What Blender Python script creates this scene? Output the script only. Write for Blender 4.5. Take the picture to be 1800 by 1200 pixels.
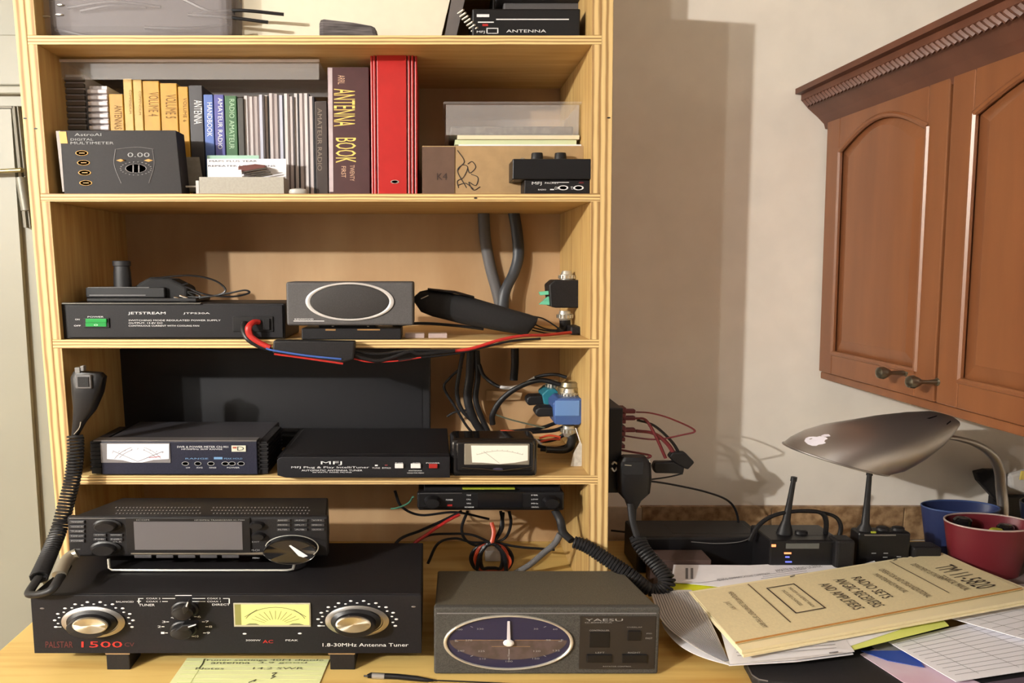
import bpy, bmesh, math, random
from mathutils import Vector, Matrix
random.seed(7)
for o in list(bpy.data.objects): bpy.data.objects.remove(o)
SC = bpy.context.scene
COL = SC.collection
# ------------------------------------------------------------ camera, light, exposure
FPX, TH, CX0, CZ = 1182.0, math.radians(6.42), 760.0, 1.54
cam_d = bpy.data.cameras.new('camera'); cam = bpy.data.objects.new('camera', cam_d); COL.objects.link(cam)
cam.location = (0, 0, CZ); cam.rotation_euler = (math.pi/2 - TH, 0, 0)
cam_d.sensor_width = 36; cam_d.lens = 36*FPX/1800; cam_d.shift_x = (900-CX0)/1800
cam_d.clip_start = 0.02
SC.camera = cam
SC.view_settings.view_transform = 'Standard'; SC.view_settings.look = 'None'
SC.view_settings.gamma = 1; SC.view_settings.use_curve_mapping = False
SC.view_settings.exposure = 0.0
w = bpy.data.worlds.new('room_ambient'); SC.world = w; w.use_nodes = True
w.node_tree.nodes['Background'].inputs[0].default_value = (1.0, .87, .74, 1)
w.node_tree.nodes['Background'].inputs[1].default_value = 0.17
def lamp(name, loc, power, rad, col):
    d = bpy.data.lights.new(name, 'POINT'); d.energy = power; d.shadow_soft_size = rad; d.color = col
    o = bpy.data.objects.new(name, d); COL.objects.link(o); o.location = loc; return o
lamp('ceiling_bulb_light', (-2.82, -1.05, 2.42), 540, .032, (1, .975, .925))
lamp('ceiling_bulb_light', (-2.40, -1.10, 2.42), 90, .035, (1, .96, .90))
ad = bpy.data.lights.new('overhead_fill_light', 'AREA'); ad.shape = 'RECTANGLE'; ad.size = 1.2; ad.size_y = .6; ad.energy = 7; ad.color = (1, .95, .88)  # unseen fill, added to brighten desk tops and papers like ceiling bounce
ao = bpy.data.objects.new('overhead_fill_light', ad); COL.objects.link(ao); ao.location = (.9, -.15, 2.55)
# ------------------------------------------------------------ pixel -> place in the room
def ray(px, py):
    u = (px-CX0)/FPX; v = -(py-600)/FPX; c, s = math.cos(TH), math.sin(TH)
    return Vector((u, c + v*s, -s + v*c))
def P(px, py, Y):
    d = ray(px, py); t = Y/d.y; return Vector((d.x*t, Y, CZ + d.z*t))
def PZ(px, py, z):
    d = ray(px, py); t = (z-CZ)/d.z; return Vector((d.x*t, d.y*t, z))
def PX(px, py, X):
    d = ray(px, py); t = X/d.x; return Vector((X, d.y*t, CZ + d.z*t))
def zat(py, Y): return P(CX0, py, Y).z
# ------------------------------------------------------------ materials
def lin(c):
    return tuple(((x/255)/12.92 if x/255 <= .04045 else ((x/255+.055)/1.055)**2.4) for x in c)
MATS = {}
def M(name, col=(128,128,128), rough=.5, metal=0, var=0, scale=(40,40,40), bump=0, col2=None, trans=0, alpha=1, detail=3, spec=.5, emit=0, ramp=(.35,.65), kind='noise', coat=0):
    if name in MATS: return MATS[name]
    m = bpy.data.materials.new(name); m.use_nodes = True; nt = m.node_tree; b = nt.nodes['Principled BSDF']
    c = lin(col)
    b.inputs['Base Color'].default_value = (*c, 1); b.inputs['Roughness'].default_value = rough
    b.inputs['Metallic'].default_value = metal; b.inputs['Specular IOR Level'].default_value = spec
    b.inputs['Coat Weight'].default_value = coat
    if trans: b.inputs['Transmission Weight'].default_value = trans; b.inputs['IOR'].default_value = 1.45 if trans < 1 else 1.3
    if alpha < 1: b.inputs['Alpha'].default_value = alpha
    if emit: b.inputs['Emission Color'].default_value = (*c, 1); b.inputs['Emission Strength'].default_value = emit
    if col2 or var or bump:
        g = nt.nodes.new('ShaderNodeNewGeometry'); mp = nt.nodes.new('ShaderNodeMapping'); mp.inputs['Scale'].default_value = scale
        nt.links.new(g.outputs['Position'], mp.inputs[0])
        n = nt.nodes.new('ShaderNodeTexNoise'); n.inputs['Scale'].default_value = 1; n.inputs['Detail'].default_value = detail
        nt.links.new(mp.outputs[0], n.inputs['Vector'])
        r = nt.nodes.new('ShaderNodeValToRGB'); r.color_ramp.elements[0].position = ramp[0]; r.color_ramp.elements[1].position = ramp[1]
        c2 = lin(col2) if col2 else tuple(x*(1-var) for x in c)
        r.color_ramp.elements[0].color = (*c2, 1); r.color_ramp.elements[1].color = (*c, 1)
        nt.links.new(n.outputs['Fac'], r.inputs[0]); nt.links.new(r.outputs[0], b.inputs['Base Color'])
        if bump:
            bp = nt.nodes.new('ShaderNodeBump'); bp.inputs['Strength'].default_value = bump; bp.inputs['Distance'].default_value = .002
            nt.links.new(n.outputs['Fac'], bp.inputs['Height']); nt.links.new(bp.outputs[0], b.inputs['Normal'])
    MATS[name] = m; return m
def ply_edge(name, vec, pitch, ca, cb, wob):
    """plies of a plywood edge: stripes across vec"""
    m = bpy.data.materials.new(name); m.use_nodes = True; nt = m.node_tree; b = nt.nodes['Principled BSDF']; b.inputs['Roughness'].default_value = .6
    g = nt.nodes.new('ShaderNodeNewGeometry'); d = nt.nodes.new('ShaderNodeVectorMath'); d.operation = 'DOT_PRODUCT'
    d.inputs[1].default_value = tuple(x/pitch*2*math.pi for x in vec); nt.links.new(g.outputs['Position'], d.inputs[0])
    mp = nt.nodes.new('ShaderNodeMapping'); mp.inputs['Scale'].default_value = wob; nt.links.new(g.outputs['Position'], mp.inputs[0])
    n = nt.nodes.new('ShaderNodeTexNoise'); n.inputs['Scale'].default_value = 1; n.inputs['Detail'].default_value = 4; nt.links.new(mp.outputs[0], n.inputs['Vector'])
    ma = nt.nodes.new('ShaderNodeMath'); ma.operation = 'MULTIPLY_ADD'; nt.links.new(n.outputs['Fac'], ma.inputs[0]); ma.inputs[1].default_value = 3.2
    nt.links.new(d.outputs['Value'], ma.inputs[2])
    s = nt.nodes.new('ShaderNodeMath'); s.operation = 'SINE'; nt.links.new(ma.outputs[0], s.inputs[0])
    r = nt.nodes.new('ShaderNodeValToRGB'); r.color_ramp.elements[0].position = .0; r.color_ramp.elements[1].position = .75
    mr = nt.nodes.new('ShaderNodeMapRange'); mr.inputs[1].default_value = -1; mr.inputs[2].default_value = 1; nt.links.new(s.outputs[0], mr.inputs[0])
    r.color_ramp.elements[0].color = (*lin(cb), 1); r.color_ramp.elements[1].color = (*lin(ca), 1)
    nt.links.new(mr.outputs[0], r.inputs[0]); nt.links.new(r.outputs[0], b.inputs['Base Color'])
    MATS[name] = m; return m
BLK = M('black_metal', (29,27,29), .5, spec=.3, var=.4, scale=(300,300,300))
BLK2 = M('black_plastic', (20,19,21), .4, spec=.35)
BLK3 = M('matte_black_fabric', (20,19,21), .85, var=.3, scale=(200,200,200))
PANEL = M('dark_panel', (26,25,29), .55, spec=.25, var=.3, scale=(400,400,400))
NAVYP = M('navy_black_panel', (32,33,50), .5, spec=.3, var=.3, scale=(300,300,300))
RUB = M('black_rubber', (25,24,26), .5, spec=.35)
GREY = M('grey_speckled_metal', (78,76,72), .7, spec=.2, var=.45, scale=(520,520,520))
GREYC = M('grey_cable', (92,90,90), .5)
WHT = M('white_print', (225,225,225), .6)
GPR = M('grey_print', (150,150,150), .6)
CHR = M('chrome', (215,210,200), .2, metal=1)
ALU = M('brushed_aluminium', (176,172,168), .34, metal=1)
SILV = M('silver_plating', (205,203,195), .35, metal=.8)
RED = M('red_wire_rubber', (172,38,34), .4)
DRED = M('dark_red_rubber', (98,31,35), .5)
PAPW = M('white_paper', (240,238,242), .8, var=.04, scale=(30,30,30))
PAPG = M('printed_page', (218,215,218), .8)
INK = M('black_ink', (42,38,40), .7)
INKG = M('grey_ink', (140,138,142), .7)
PLYE = ply_edge('plywood_edge_upright', (1,0,.018), .0155, (218,188,130), (150,114,68), (60,60,7))
PLYS = ply_edge('plywood_edge_shelf', (0,0,1), .0068, (226,196,136), (142,106,62), (8,8,60))
PLYF = M('plywood_face', (196,166,108), .6, col2=(168,132,76), scale=(60,60,4), ramp=(.3,.7), detail=5)
PLYT = M('plywood_shelf_face', (206,176,120), .6, col2=(184,148,92), scale=(4,60,60), ramp=(.3,.7), detail=5)
BACKM = M('plywood_back', (192,160,120), .65, col2=(172,136,96), scale=(9,9,2.5), ramp=(.3,.75), detail=5)
# ------------------------------------------------------------ mesh building
def cat(pts, n=8, closed=False):
    pts = [Vector(p) for p in pts]
    if len(pts) < 3: return pts
    out = []
    L = len(pts); rng = range(L if closed else L-1)
    for i in rng:
        p1, p2 = pts[i], pts[(i+1) % L]
        p0 = pts[i-1] if (i > 0 or closed) else p1*2-p2
        p3 = pts[(i+2) % L] if (i+2 < L or closed) else p2*2-p1
        for k in range(n):
            t = k/n
            out.append(.5*((2*p1)+(p2-p0)*t+(2*p0-5*p1+4*p2-p3)*t*t+(3*p1-p0-3*p2+p3)*t**3))
    if not closed: out.append(pts[-1])
    return out
FONT_CACHE = {}
def glyphs(s):
    if s in FONT_CACHE: return FONT_CACHE[s]
    cu = bpy.data.curves.new('t', 'FONT'); cu.body = s; cu.resolution_u = 2
    o = bpy.data.objects.new('t', cu); COL.objects.link(o)
    dg = bpy.context.evaluated_depsgraph_get(); me = bpy.data.meshes.new_from_object(o.evaluated_get(dg))
    vs = [v.co.copy() for v in me.vertices]; fs = [tuple(p.vertices) for p in me.polygons]
    bpy.data.objects.remove(o); bpy.data.curves.remove(cu); bpy.data.meshes.remove(me)
    x0 = min(v.x for v in vs); x1 = max(v.x for v in vs); y0 = min(v.y for v in vs); y1 = max(v.y for v in vs)
    r = ([((v.x-x0)/(x1-x0), (v.y-y0)/max(1e-6, y1-y0)) for v in vs], fs)
    FONT_CACHE[s] = r; return r
class MB:
    def __init__(s): s.v = []; s.f = []; s.mi = []; s.cur = 0
    def add(s, vs, fs):
        b = len(s.v); s.v += [Vector(v) for v in vs]; s.f += [tuple(i+b for i in f) for f in fs]; s.mi += [s.cur]*len(fs); return s
    def hexa(s, q):   # q: 8 corners, bottom 4 ccw then top 4
        return s.add(q, [(3,2,1,0),(4,5,6,7),(0,1,5,4),(1,2,6,5),(2,3,7,6),(3,0,4,7)])
    def box(s, x0, x1, y0, y1, z0, z1, lean=0):
        a = -lean*(z0-CZ); b = -lean*(z1-CZ)
        return s.hexa([(x0+a,y0,z0),(x1+a,y0,z0),(x1+a,y1,z0),(x0+a,y1,z0),(x0+b,y0,z1),(x1+b,y0,z1),(x1+b,y1,z1),(x0+b,y1,z1)])
    def px(s, a, t, b, d, Y0, Y1, zb=None, grow=0):      # box whose front face covers these pixels at depth Y0
        z1 = zat(t, Y0); z0 = zat(d, Y0) if zb is None else zb
        m = (t+d)/2; return s.box(P(a,m,Y0).x-grow, P(b,m,Y0).x+grow, Y0, Y1, z0, z1)
    def quad(s, a, b, c, d): return s.add([a,b,c,d], [(0,1,2,3)])
    def slab(s, poly, th):      # polygon (any planar-ish) thickened downwards
        n = len(poly); vs = [Vector(p) for p in poly] + [Vector(p)-Vector((0,0,th)) for p in poly]
        fs = [tuple(range(n)), tuple(range(2*n-1, n-1, -1))] + [(i, i+n, (i+1)%n+n, (i+1)%n) for i in range(n)]
        return s.add(vs, fs)
    def prismY(s, pts, y0, y1):  # outline [(x,z)] ccw seen from front, extruded in Y
        n = len(pts); vs = [(x,y0,z) for x,z in pts]+[(x,y1,z) for x,z in pts]
        return s.add(vs, [tuple(range(n)), tuple(range(2*n-1,n-1,-1))]+[(i,i+n,(i+1)%n+n,(i+1)%n) for i in range(n)])
    def pxpoly(s, pp, Y0, Y1):
        q = [P(x,y,Y0) for x,y in pp]; return s.prismY([(p.x,p.z) for p in q], Y0, Y1)
    def tube(s, pts, r, seg=8, sx=1.35, rs=None):
        pts = [Vector(p) for p in pts]; n = len(pts); b = len(s.v); ref = Vector((.13,.31,1)).normalized()
        pa = None
        for i, p in enumerate(pts):
            t = (pts[min(i+1,n-1)]-pts[max(i-1,0)])
            if t.length < 1e-9: t = Vector((0,0,1))
            t.normalize()
            if pa is None:
                pa = t.cross(ref)
                if pa.length < .05: pa = t.cross(Vector((1,0,0)))
            pa = (pa - t*pa.dot(t)); pa.normalize(); pb = t.cross(pa)
            rr = rs[i] if rs else r
            for k in range(seg):
                a = 2*math.pi*k/seg; o = (pa*math.cos(a)+pb*math.sin(a))*rr; o.x *= sx; s.v.append(p+o)
        for i in range(n-1):
            for k in range(seg):
                s.f.append((b+i*seg+k, b+i*seg+(k+1)%seg, b+(i+1)*seg+(k+1)%seg, b+(i+1)*seg+k)); s.mi.append(s.cur)
        s.f.append(tuple(b+k for k in range(seg-1,-1,-1))); s.f.append(tuple(b+(n-1)*seg+k for k in range(seg))); s.mi += [s.cur]*2
        return s
    def lathe(s, c, prof, rx=1, ry=1, seg=28, axis='Z', cap=True):   # prof [(r, h)]
        b = len(s.v); n = len(prof); c = Vector(c)
        for r, h in prof:
            for k in range(seg):
                a = 2*math.pi*k/seg; u, w_ = r*rx*math.cos(a), r*ry*math.sin(a)
                s.v.append(c+Vector((u,w_,h)) if axis == 'Z' else (c+Vector((u,h,w_)) if axis == 'Y' else c+Vector((h,u,w_))))
        for i in range(n-1):
            for k in range(seg):
                s.f.append((b+i*seg+k, b+i*seg+(k+1)%seg, b+(i+1)*seg+(k+1)%seg, b+(i+1)*seg+k)); s.mi.append(s.cur)
        if cap:
            s.f.append(tuple(b+k for k in range(seg))); s.f.append(tuple(b+(n-1)*seg+k for k in range(seg))); s.mi += [s.cur]*2
        return s
    def knob(s, px, py, rpx, rpy, Y, prof, seg=32):    # turned knob on a vertical front; prof [(radius 0..1, metres towards viewer)]
        c = P(px,py,Y); rx = P(px+rpx,py,Y).x-c.x; rz = c.z-P(px,py+rpy,Y).z
        return s.lathe(c, [(r,-h) for r,h in prof], rx, rz, seg, 'Y')
    def ring(s, px, py, rpx, rpy, Y, w_=.12, h=.004, seg=48):
        return s.knob(px,py,rpx,rpy,Y,[(1,0),(1,h*.7),(1-w_*.3,h),(1-w_*.7,h),(1-w_,h*.7),(1-w_,0)],seg)
    def text(s, t, TL, TR, BR, BL):
        uv, fs = glyphs(t); TL,TR,BR,BL = map(Vector,(TL,TR,BR,BL))
        return s.add([(TL*(1-u)+TR*u)*v+(BL*(1-u)+BR*u)*(1-v) for u,v in uv], fs)
    def pt(s, t, x0, y0, x1, y1, Y):      # text filling a pixel rectangle on the plane Y
        return s.text(t, P(x0,y0,Y), P(x1,y0,Y), P(x1,y1,Y), P(x0,y1,Y))
    def pr(s, x0, y0, x1, y1, Y):         # flat printed rectangle
        return s.quad(P(x0,y1,Y), P(x1,y1,Y), P(x1,y0,Y), P(x0,y0,Y))
def coil(path, R, turns, steps=9, sx=1.6):
    path = cat(path, 10); n = len(path); L = [0]
    for i in range(1,n): L.append(L[-1]+(path[i]-path[i-1]).length)
    out = []; N = turns*steps; pa = None; j = 0
    for i in range(N+1):
        d = L[-1]*i/N
        while j < n-2 and L[j+1] < d: j += 1
        f = (d-L[j])/max(1e-9, L[j+1]-L[j]); p = path[j].lerp(path[j+1], min(1,f)); t = (path[j+1]-path[j]).normalized()
        if pa is None: pa = t.cross(Vector((.1,1,.1))).normalized()
        pa = (pa-t*pa.dot(t)).normalized(); pb = t.cross(pa); a = 2*math.pi*i/steps
        o = (pa*math.cos(a)+pb*math.sin(a))*R; o.x *= sx; out.append(p+o)
    return out
def origin(o):
    p = Vector((0,0,0))
    while o: p += o.location; o = o.parent
    return p
def recenter(o, c):
    """move the object's own origin to the world point c, leaving the mesh where it is"""
    d = Vector(c)-origin(o); o.data.transform(Matrix.Translation(-d)); o.location = o.location+d
def obj(name, mb, mat, parent=None, bevel=0, smooth=False, label=None, cat_=None, group=None, kind=None, loc=None, seg=2, fixn=True):
    off = origin(parent) if parent else Vector((0,0,0))
    if parent is None:
        if loc is None:
            xs = [v.x for v in mb.v]; ys = [v.y for v in mb.v]; zs = [v.z for v in mb.v]
            loc = Vector(((min(xs)+max(xs))/2, (min(ys)+max(ys))/2, min(zs)))
        off = Vector(loc)
    me = bpy.data.meshes.new(name); me.from_pydata([v-off for v in mb.v], [], mb.f); me.update()
    mats = mat if isinstance(mat, (list,tuple)) else [mat]
    for m in mats: me.materials.append(m)
    for p, i in zip(me.polygons, mb.mi): p.material_index = i
    if fixn:
        bm = bmesh.new(); bm.from_mesh(me); bmesh.ops.recalc_face_normals(bm, faces=bm.faces[:]); bm.to_mesh(me); bm.free()
    if smooth:
        me.shade_smooth()
        try: me.set_sharp_from_angle(angle=math.radians(38))
        except Exception: pass
    o = bpy.data.objects.new(name, me); COL.objects.link(o)
    if parent: o.parent = parent
    else: o.location = off
    if bevel:
        b = o.modifiers.new('bevel', 'BEVEL'); b.width = bevel; b.segments = seg; b.limit_method = 'ANGLE'; b.angle_limit = math.radians(40)
    tag(o, label, cat_, group, kind); return o
def tag(o, label=None, cat_=None, group=None, kind=None):
    if label: o['label'] = label
    if cat_: o['category'] = cat_
    if group: o['group'] = group
    if kind: o['kind'] = kind
def thing(name, label, cat_, loc, group=None):
    o = bpy.data.objects.new(name, None); o.empty_display_size = .03; COL.objects.link(o); o.location = loc; tag(o, label, cat_, group); return o
def new(): return MB()
# ============================================================ SETTING
DESK = .75; YF = 1.5; YB = 1.862; WALL = 1.885; LEAN = .019
WALLM = M('wall_paint', (236,228,216), .85, var=.05, scale=(12,12,12), bump=.05)
DOORM = M('door_paint', (138,136,122), .5, var=.04, scale=(5,5,5))
def struct(name, mb, mat, **k): return obj(name, mb, mat, kind='structure', **k)
struct('wall_back', new().box(-.80, 2.2, WALL, WALL+.1, 0, 2.6), WALLM)
struct('wall_right', new().box(2.1, 2.2, -1.6, WALL-.001, 0, 2.6), WALLM)
struct('floor', new().box(-3.7, 2.2, -1.6, 2.6, -.1, -.001), M('floor_vinyl', (150,125,95), .5, col2=(120,96,70), scale=(3,3,3)))
struct('ceiling', new().box(-3.7, 2.2, -1.6, 2.6, 2.6, 2.7), M('ceiling_paint', (225,220,210), .9, var=.03, scale=(20,20,20)))
struct('wall_left', new().box(-3.7, -3.6, -1.6, 2.6, 0, 2.6), WALLM)
# door in the wall left of the bookcase
dr = struct('door_1', new().box(-2.3, -.80, WALL, WALL+.04, 0, 2.6).box(-2.3,-.91,WALL-.012,WALL-.0005,zat(187,WALL-.012),zat(166,WALL-.012)), DOORM, bevel=.002)
fr = new().box(-2.3, -.90, WALL-.03, WALL-.0002, zat(165,WALL-.03), zat(150,WALL-.03)); fr.box(-2.3,-.90,WALL-.02,WALL-.0004, zat(150,WALL-.02), zat(60,WALL-.02))
obj('door_casing', fr, DOORM, dr, bevel=.004)
Yd = WALL-.0125
g = new()
x0 = P(22,240,Yd).x
for (a,b,c,d,e) in ((22,187,46,400,5),(31,187,56,400,2)):
    p0, p1 = P(a,b,Yd), P(c-3,d,Yd); q0, q1 = P(a+e,b,Yd), P(c-3+e,d,Yd)
    g.prismY([(p1.x,p1.z),(q1.x,q1.z),(q0.x,q0.z),(p0.x,p0.z)], Yd-.004, Yd+.011)
g.box(-2.0, P(24,189,Yd).x, Yd-.004, Yd+.011, zat(191,Yd), zat(187,Yd))
obj('panel_groove', g, M('groove_paint', (122,119,108), .7), dr)
g = new().box(-2.2, P(20,190,Yd).x, Yd-.003, Yd+.011, .4, zat(192,Yd))
obj('door_panel', g, DOORM, dr)
g = new().tube([P(36,312,Yd-.02), P(46,370,Yd-.02)], .010, 12, 1.3)
for i in range(1,5): c = P(36+i*2,312+i*11.6,Yd-.02); g.tube([c, c-Vector((0,0,.0015))], .0106, 12, 1.3)
obj('hinge', g, M('painted_hinge', (112,110,100), .45, metal=.3), dr, smooth=True)
g = new().tube([P(-60,302,Yd-.03), P(0,301,Yd-.03), P(38,299,Yd-.03)], .006, 12, 1.2).tube([P(37,299,Yd-.03), P(37,299,WALL+.01)], .007, 12)
obj('latch_bar', g, M('brass_latch', (150,140,100), .3, metal=.7), dr, smooth=True)
# tile strip on the wall above the counter
TILE = M('tan_stone_tile', (176,146,110), .45, col2=(124,94,64), scale=(45,45,45), bump=.2, detail=6)
xa, xb = P(1126,890,WALL).x, 2.1
zt = zat(890, WALL-.012)
ts = struct('trim_1', new().box(.25, xb, WALL-.009, WALL-.001, DESK, zt-.004), M('tile_grout', (196,180,158), .8, var=.1, scale=(50,50,50)))
tx = [xa]
for pxx in (1352, 1583, 1800): tx.append(P(pxx,915,WALL).x)
for i in range(3):
    obj('wall_tile', new().box(tx[i]+.002, tx[i+1]-.002, WALL-.013, WALL-.005, DESK+.002, zt-.005), TILE, ts, bevel=.001)
obj('bullnose', new().box(xa, xb, WALL-.014, WALL-.001, zt-.0045, zt), TILE, ts)
# desk
DESKM = M('pine_boards', (214,182,110), .45, col2=(184,138,68), scale=(1.6,26,10), ramp=(.32,.56), detail=5)
dk = thing('desk', 'long desk top of yellow striped pine under the radios and papers', 'desk', (0,1.3,0))
obj('desk_top', new().box(-.895, 2.09, .82, WALL-.015, DESK-.035, DESK), DESKM, dk, bevel=.003)
for x in (-.86, 2.0):
    for y in (.87, 1.78): obj('leg', new().box(x, x+.06, y, y+.06, 0, DESK-.035), DESKM, dk, bevel=.003)
# ============================================================ BOOKCASE
BC = thing('bookcase', 'tall open plywood bookcase full of radio gear and books', 'bookcase', (-.24, 1.6, DESK))
XL = P(50,333,YF).x + LEAN*(zat(333,YF)-CZ)         # outer left at eye height
XR = P(1075,345,YF).x + LEAN*(zat(345,YF)-CZ)
TOP = 2.215
wo, wi = .0245, .0205
def panel(name, x0, x1, z0, z1):
    m = new().box(x0, x1, YF, YB, z0, z1, LEAN); m.mi[2] = 1
    o = obj(name, m, [PLYF, PLYE], BC, bevel=.0008, seg=1); return o
panel('side_panel', XL, XL+wo, DESK, TOP); panel('side_panel', XR-wo, XR, DESK, TOP)
SH = [(62,78),(340,354),(597,612),(836,851)]
ZS = [(zat(b,YF), zat(a,YF)) for a,b in SH]     # (bottom, top)
edges = [TOP] + [z for b_,t_ in ZS for z in (t_, b_)] + [DESK]
for i in range(0, len(edges), 2):
    for (a,b) in ((XL+wo, XL+wo+wi), (XR-wo-wi, XR-wo)):
        panel('cleat', a, b, edges[i+1], edges[i])
for (zb_, zt_) in ZS:
    zm = -LEAN*((zb_+zt_)/2-CZ)
    m = new().box(XL+wo+zm+.0004, XR-wo+zm-.0004, YF+.0006, YB-.0005, zb_+.0001, zt_-.0001); m.mi[2] = 1
    obj('shelf', m, [PLYT, PLYS], BC)
obj('back_panel', new().box(XL+.001, XR-.001, YB, YB+.008, DESK+.001, TOP, LEAN), BACKM, BC)
obj('top_panel', new().box(XL+wo+wi-.012,XR-wo-wi-.012,YF,YB-.0005,TOP-.018,TOP), PLYT, BC)
S0, S1, S2, S3 = [z for _, z in ZS]
def nail(px,py): return new().knob(px,py,3.2,1.4,YF,[(1,-.001),(1,.0006)],10)
for a,b in ((44,208),(63,226),(836,348),(1070,207)): obj('nail_head', nail(a,b), BLK, BC)
# ============================================================ KITCHEN CABINET
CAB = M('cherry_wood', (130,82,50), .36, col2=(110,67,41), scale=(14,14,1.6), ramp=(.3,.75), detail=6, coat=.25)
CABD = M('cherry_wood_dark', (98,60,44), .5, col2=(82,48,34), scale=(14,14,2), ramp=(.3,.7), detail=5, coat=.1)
CF = 1.094          # face plane at eye height
CL = .030
def cx(z, d=0): return CF - d - CL*(z-CZ)
zcb = P(1447,665,WALL-.005).z; zct = 1.955
kc = thing('kitchen_wall_cabinet', 'reddish cherry wall cabinet with arched doors on the right', 'cabinet', (1.5,1.45,zcb))
def yz(mb, pts, d0, d1):      # outline [(y,z)] on the cabinet face, from depth d0 (inside) to d1 (towards room)
    n = len(pts); vs = [(cx(z,d0),y,z) for y,z in pts]+[(cx(z,d1),y,z) for y,z in pts]
    return mb.add(vs, [tuple(range(n)), tuple(range(2*n-1,n-1,-1))]+[(i,i+n,(i+1)%n+n,(i+1)%n) for i in range(n)])
NEAR = .55
m = new(); zb2, zt2 = zcb+.02, zct
m.hexa([(cx(zb2),NEAR,zb2),(2.095,NEAR,zb2),(2.095,WALL-.002,zb2),(cx(zb2),WALL-.002,zb2),(cx(zt2),NEAR,zt2),(2.095,NEAR,zt2),(2.095,WALL-.002,zt2),(cx(zt2),WALL-.002,zt2)])
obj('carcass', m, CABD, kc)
m = new(); yz(m, [(NEAR,zcb),(WALL-.002,zcb),(WALL-.002,zcb+.02),(NEAR,zcb+.02)], -.03, .004)
obj('light_rail', m, CAB, kc, bevel=.003)
def arch(y0, y1, zs, zp, n=20):
    """cathedral top edge from y0 to y1, springing zs, peak zp"""
    out = []
    for i in range(n+1):
        t = i/n; s = math.sin(math.pi*t); out.append((y0+(y1-y0)*t, zs+(zp-zs)*s**1.0))
    return out
def door(yn, yf):   # near and far edge
    d = thing('tmp','tmp','tmp',(0,0,0)); bpy.data.objects.remove(d)
    z0, z1 = zcb+.024, zct-.012; st = .058; zs, zp = z1-.105, z1-.048
    yi0, yi1 = yn+st, yf-st
    m = new()
    yz(m, [(yn,z0),(yi0,z0),(yi0,z1),(yn,z1)], 0, .018); yz(m, [(yi1,z0),(yf,z0),(yf,z1),(yi1,z1)], 0, .018)
    yz(m, [(yi0,z0),(yi1,z0),(yi1,z0+st),(yi0,z0+st)], 0, .018)
    yz(m, [(yi0,z1)]+arch(yi0,yi1,zs,zp)+[(yi1,z1)], 0, .018)
    o = obj('door', m, CAB, kc, bevel=.0025)
    # bead moulding round the opening
    b = new()
    path = [(yi0,z0+st),(yi0,zs)] + arch(yi0,yi1,zs,zp)[1:-1] + [(yi1,zs),(yi1,z0+st)]
    path = path + [path[0]]
    prev = None
    for k in range(len(path)-1):
        (ya,za),(yb2,zb3) = path[k], path[k+1]
        b.tube([(cx(za,.0155),ya,za),(cx(zb3,.0155),yb2,zb3)], .0072, 8, 1)
    obj('bead', b, CAB, o, smooth=True)
    # raised centre panel with bevelled border
    def ring_(ins, dd):
        return [(cx(z_,dd),y_,z_) for y_,z_ in [(yi0+ins,z0+st+ins),(yi1-ins,z0+st+ins),(yi1-ins,zs-ins*.6)]+[(yi1-ins-(yi1-yi0-2*ins)*i/20, zs-ins*.6+(zp-zs)*math.sin(math.pi*i/20)) for i in range(1,20)]+[(yi0+ins,zs-ins*.6)]]
    R0, R1, R2 = ring_(0,.006), ring_(.038,.0155), ring_(.042,.0155)
    n = len(R0); b = new().add(R0+R1, [(i,(i+1)%n,(i+1)%n+n,i+n) for i in range(n)]+[tuple(range(n,2*n))])
    obj('centre_panel', b, CAB, o, smooth=False)
    return o
def knob_y(px_, py_): return PX(px_, py_, cx(1.25,.018))
ys = PX(1672,400,cx(1.7)).y
dF = door(ys+.004, WALL-.006-.012); dN = door(ys-.50, ys-.004)
for d, (a,b) in ((dF,(1592,655)),(dN,(1648,671))):
    k = PX(a,b,cx(1.27,.018)); m = new()
    m.lathe(k-Vector((0,0,0)), [(.0055,0),(.0045,-.034),(.010,-.042),(.0145,-.052),(.0125,-.062),(.004,-.067)], 1, 1, 20, 'X')
    m.lathe(k, [(.009,0),(.007,-.004)], 1, 1, 20, 'X')
    obj('knob', m, M('pewter', (120,116,102), .28, metal=.9), d, smooth=True)
# crown moulding with rope
def crown_profile():
    return [(0,zct-.045),(.014,zct-.045),(.018,zct-.032),(.036,zct-.014),(.062,zct+.008),(.078,zct+.026),(.082,zct+.03),(.082,zct+.044),(.098,zct+.046),(.098,zct+.06),(-.08,zct+.06)]
m = new(); pr = crown_profile(); n = len(pr)
vs = [(cx(z,d),NEAR,z) for d,z in pr]+[(cx(z,d),WALL-.002,z) for d,z in pr]
m.add(vs, [tuple(range(n)), tuple(range(2*n-1,n-1,-1))]+[(i,i+n,(i+1)%n+n,(i+1)%n) for i in range(n)])
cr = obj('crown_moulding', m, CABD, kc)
m = new(); zr = zct+.018; y = NEAR
while y < WALL-.02:
    m.tube([(cx(zr,.074),y,zr-.008),(cx(zr,.079),y+.006,zr),(cx(zr,.082),y+.012,zr+.008)], .0055, 6, 1); y += .0145
obj('rope_trim', m, CABD, cr, smooth=True)
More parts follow.
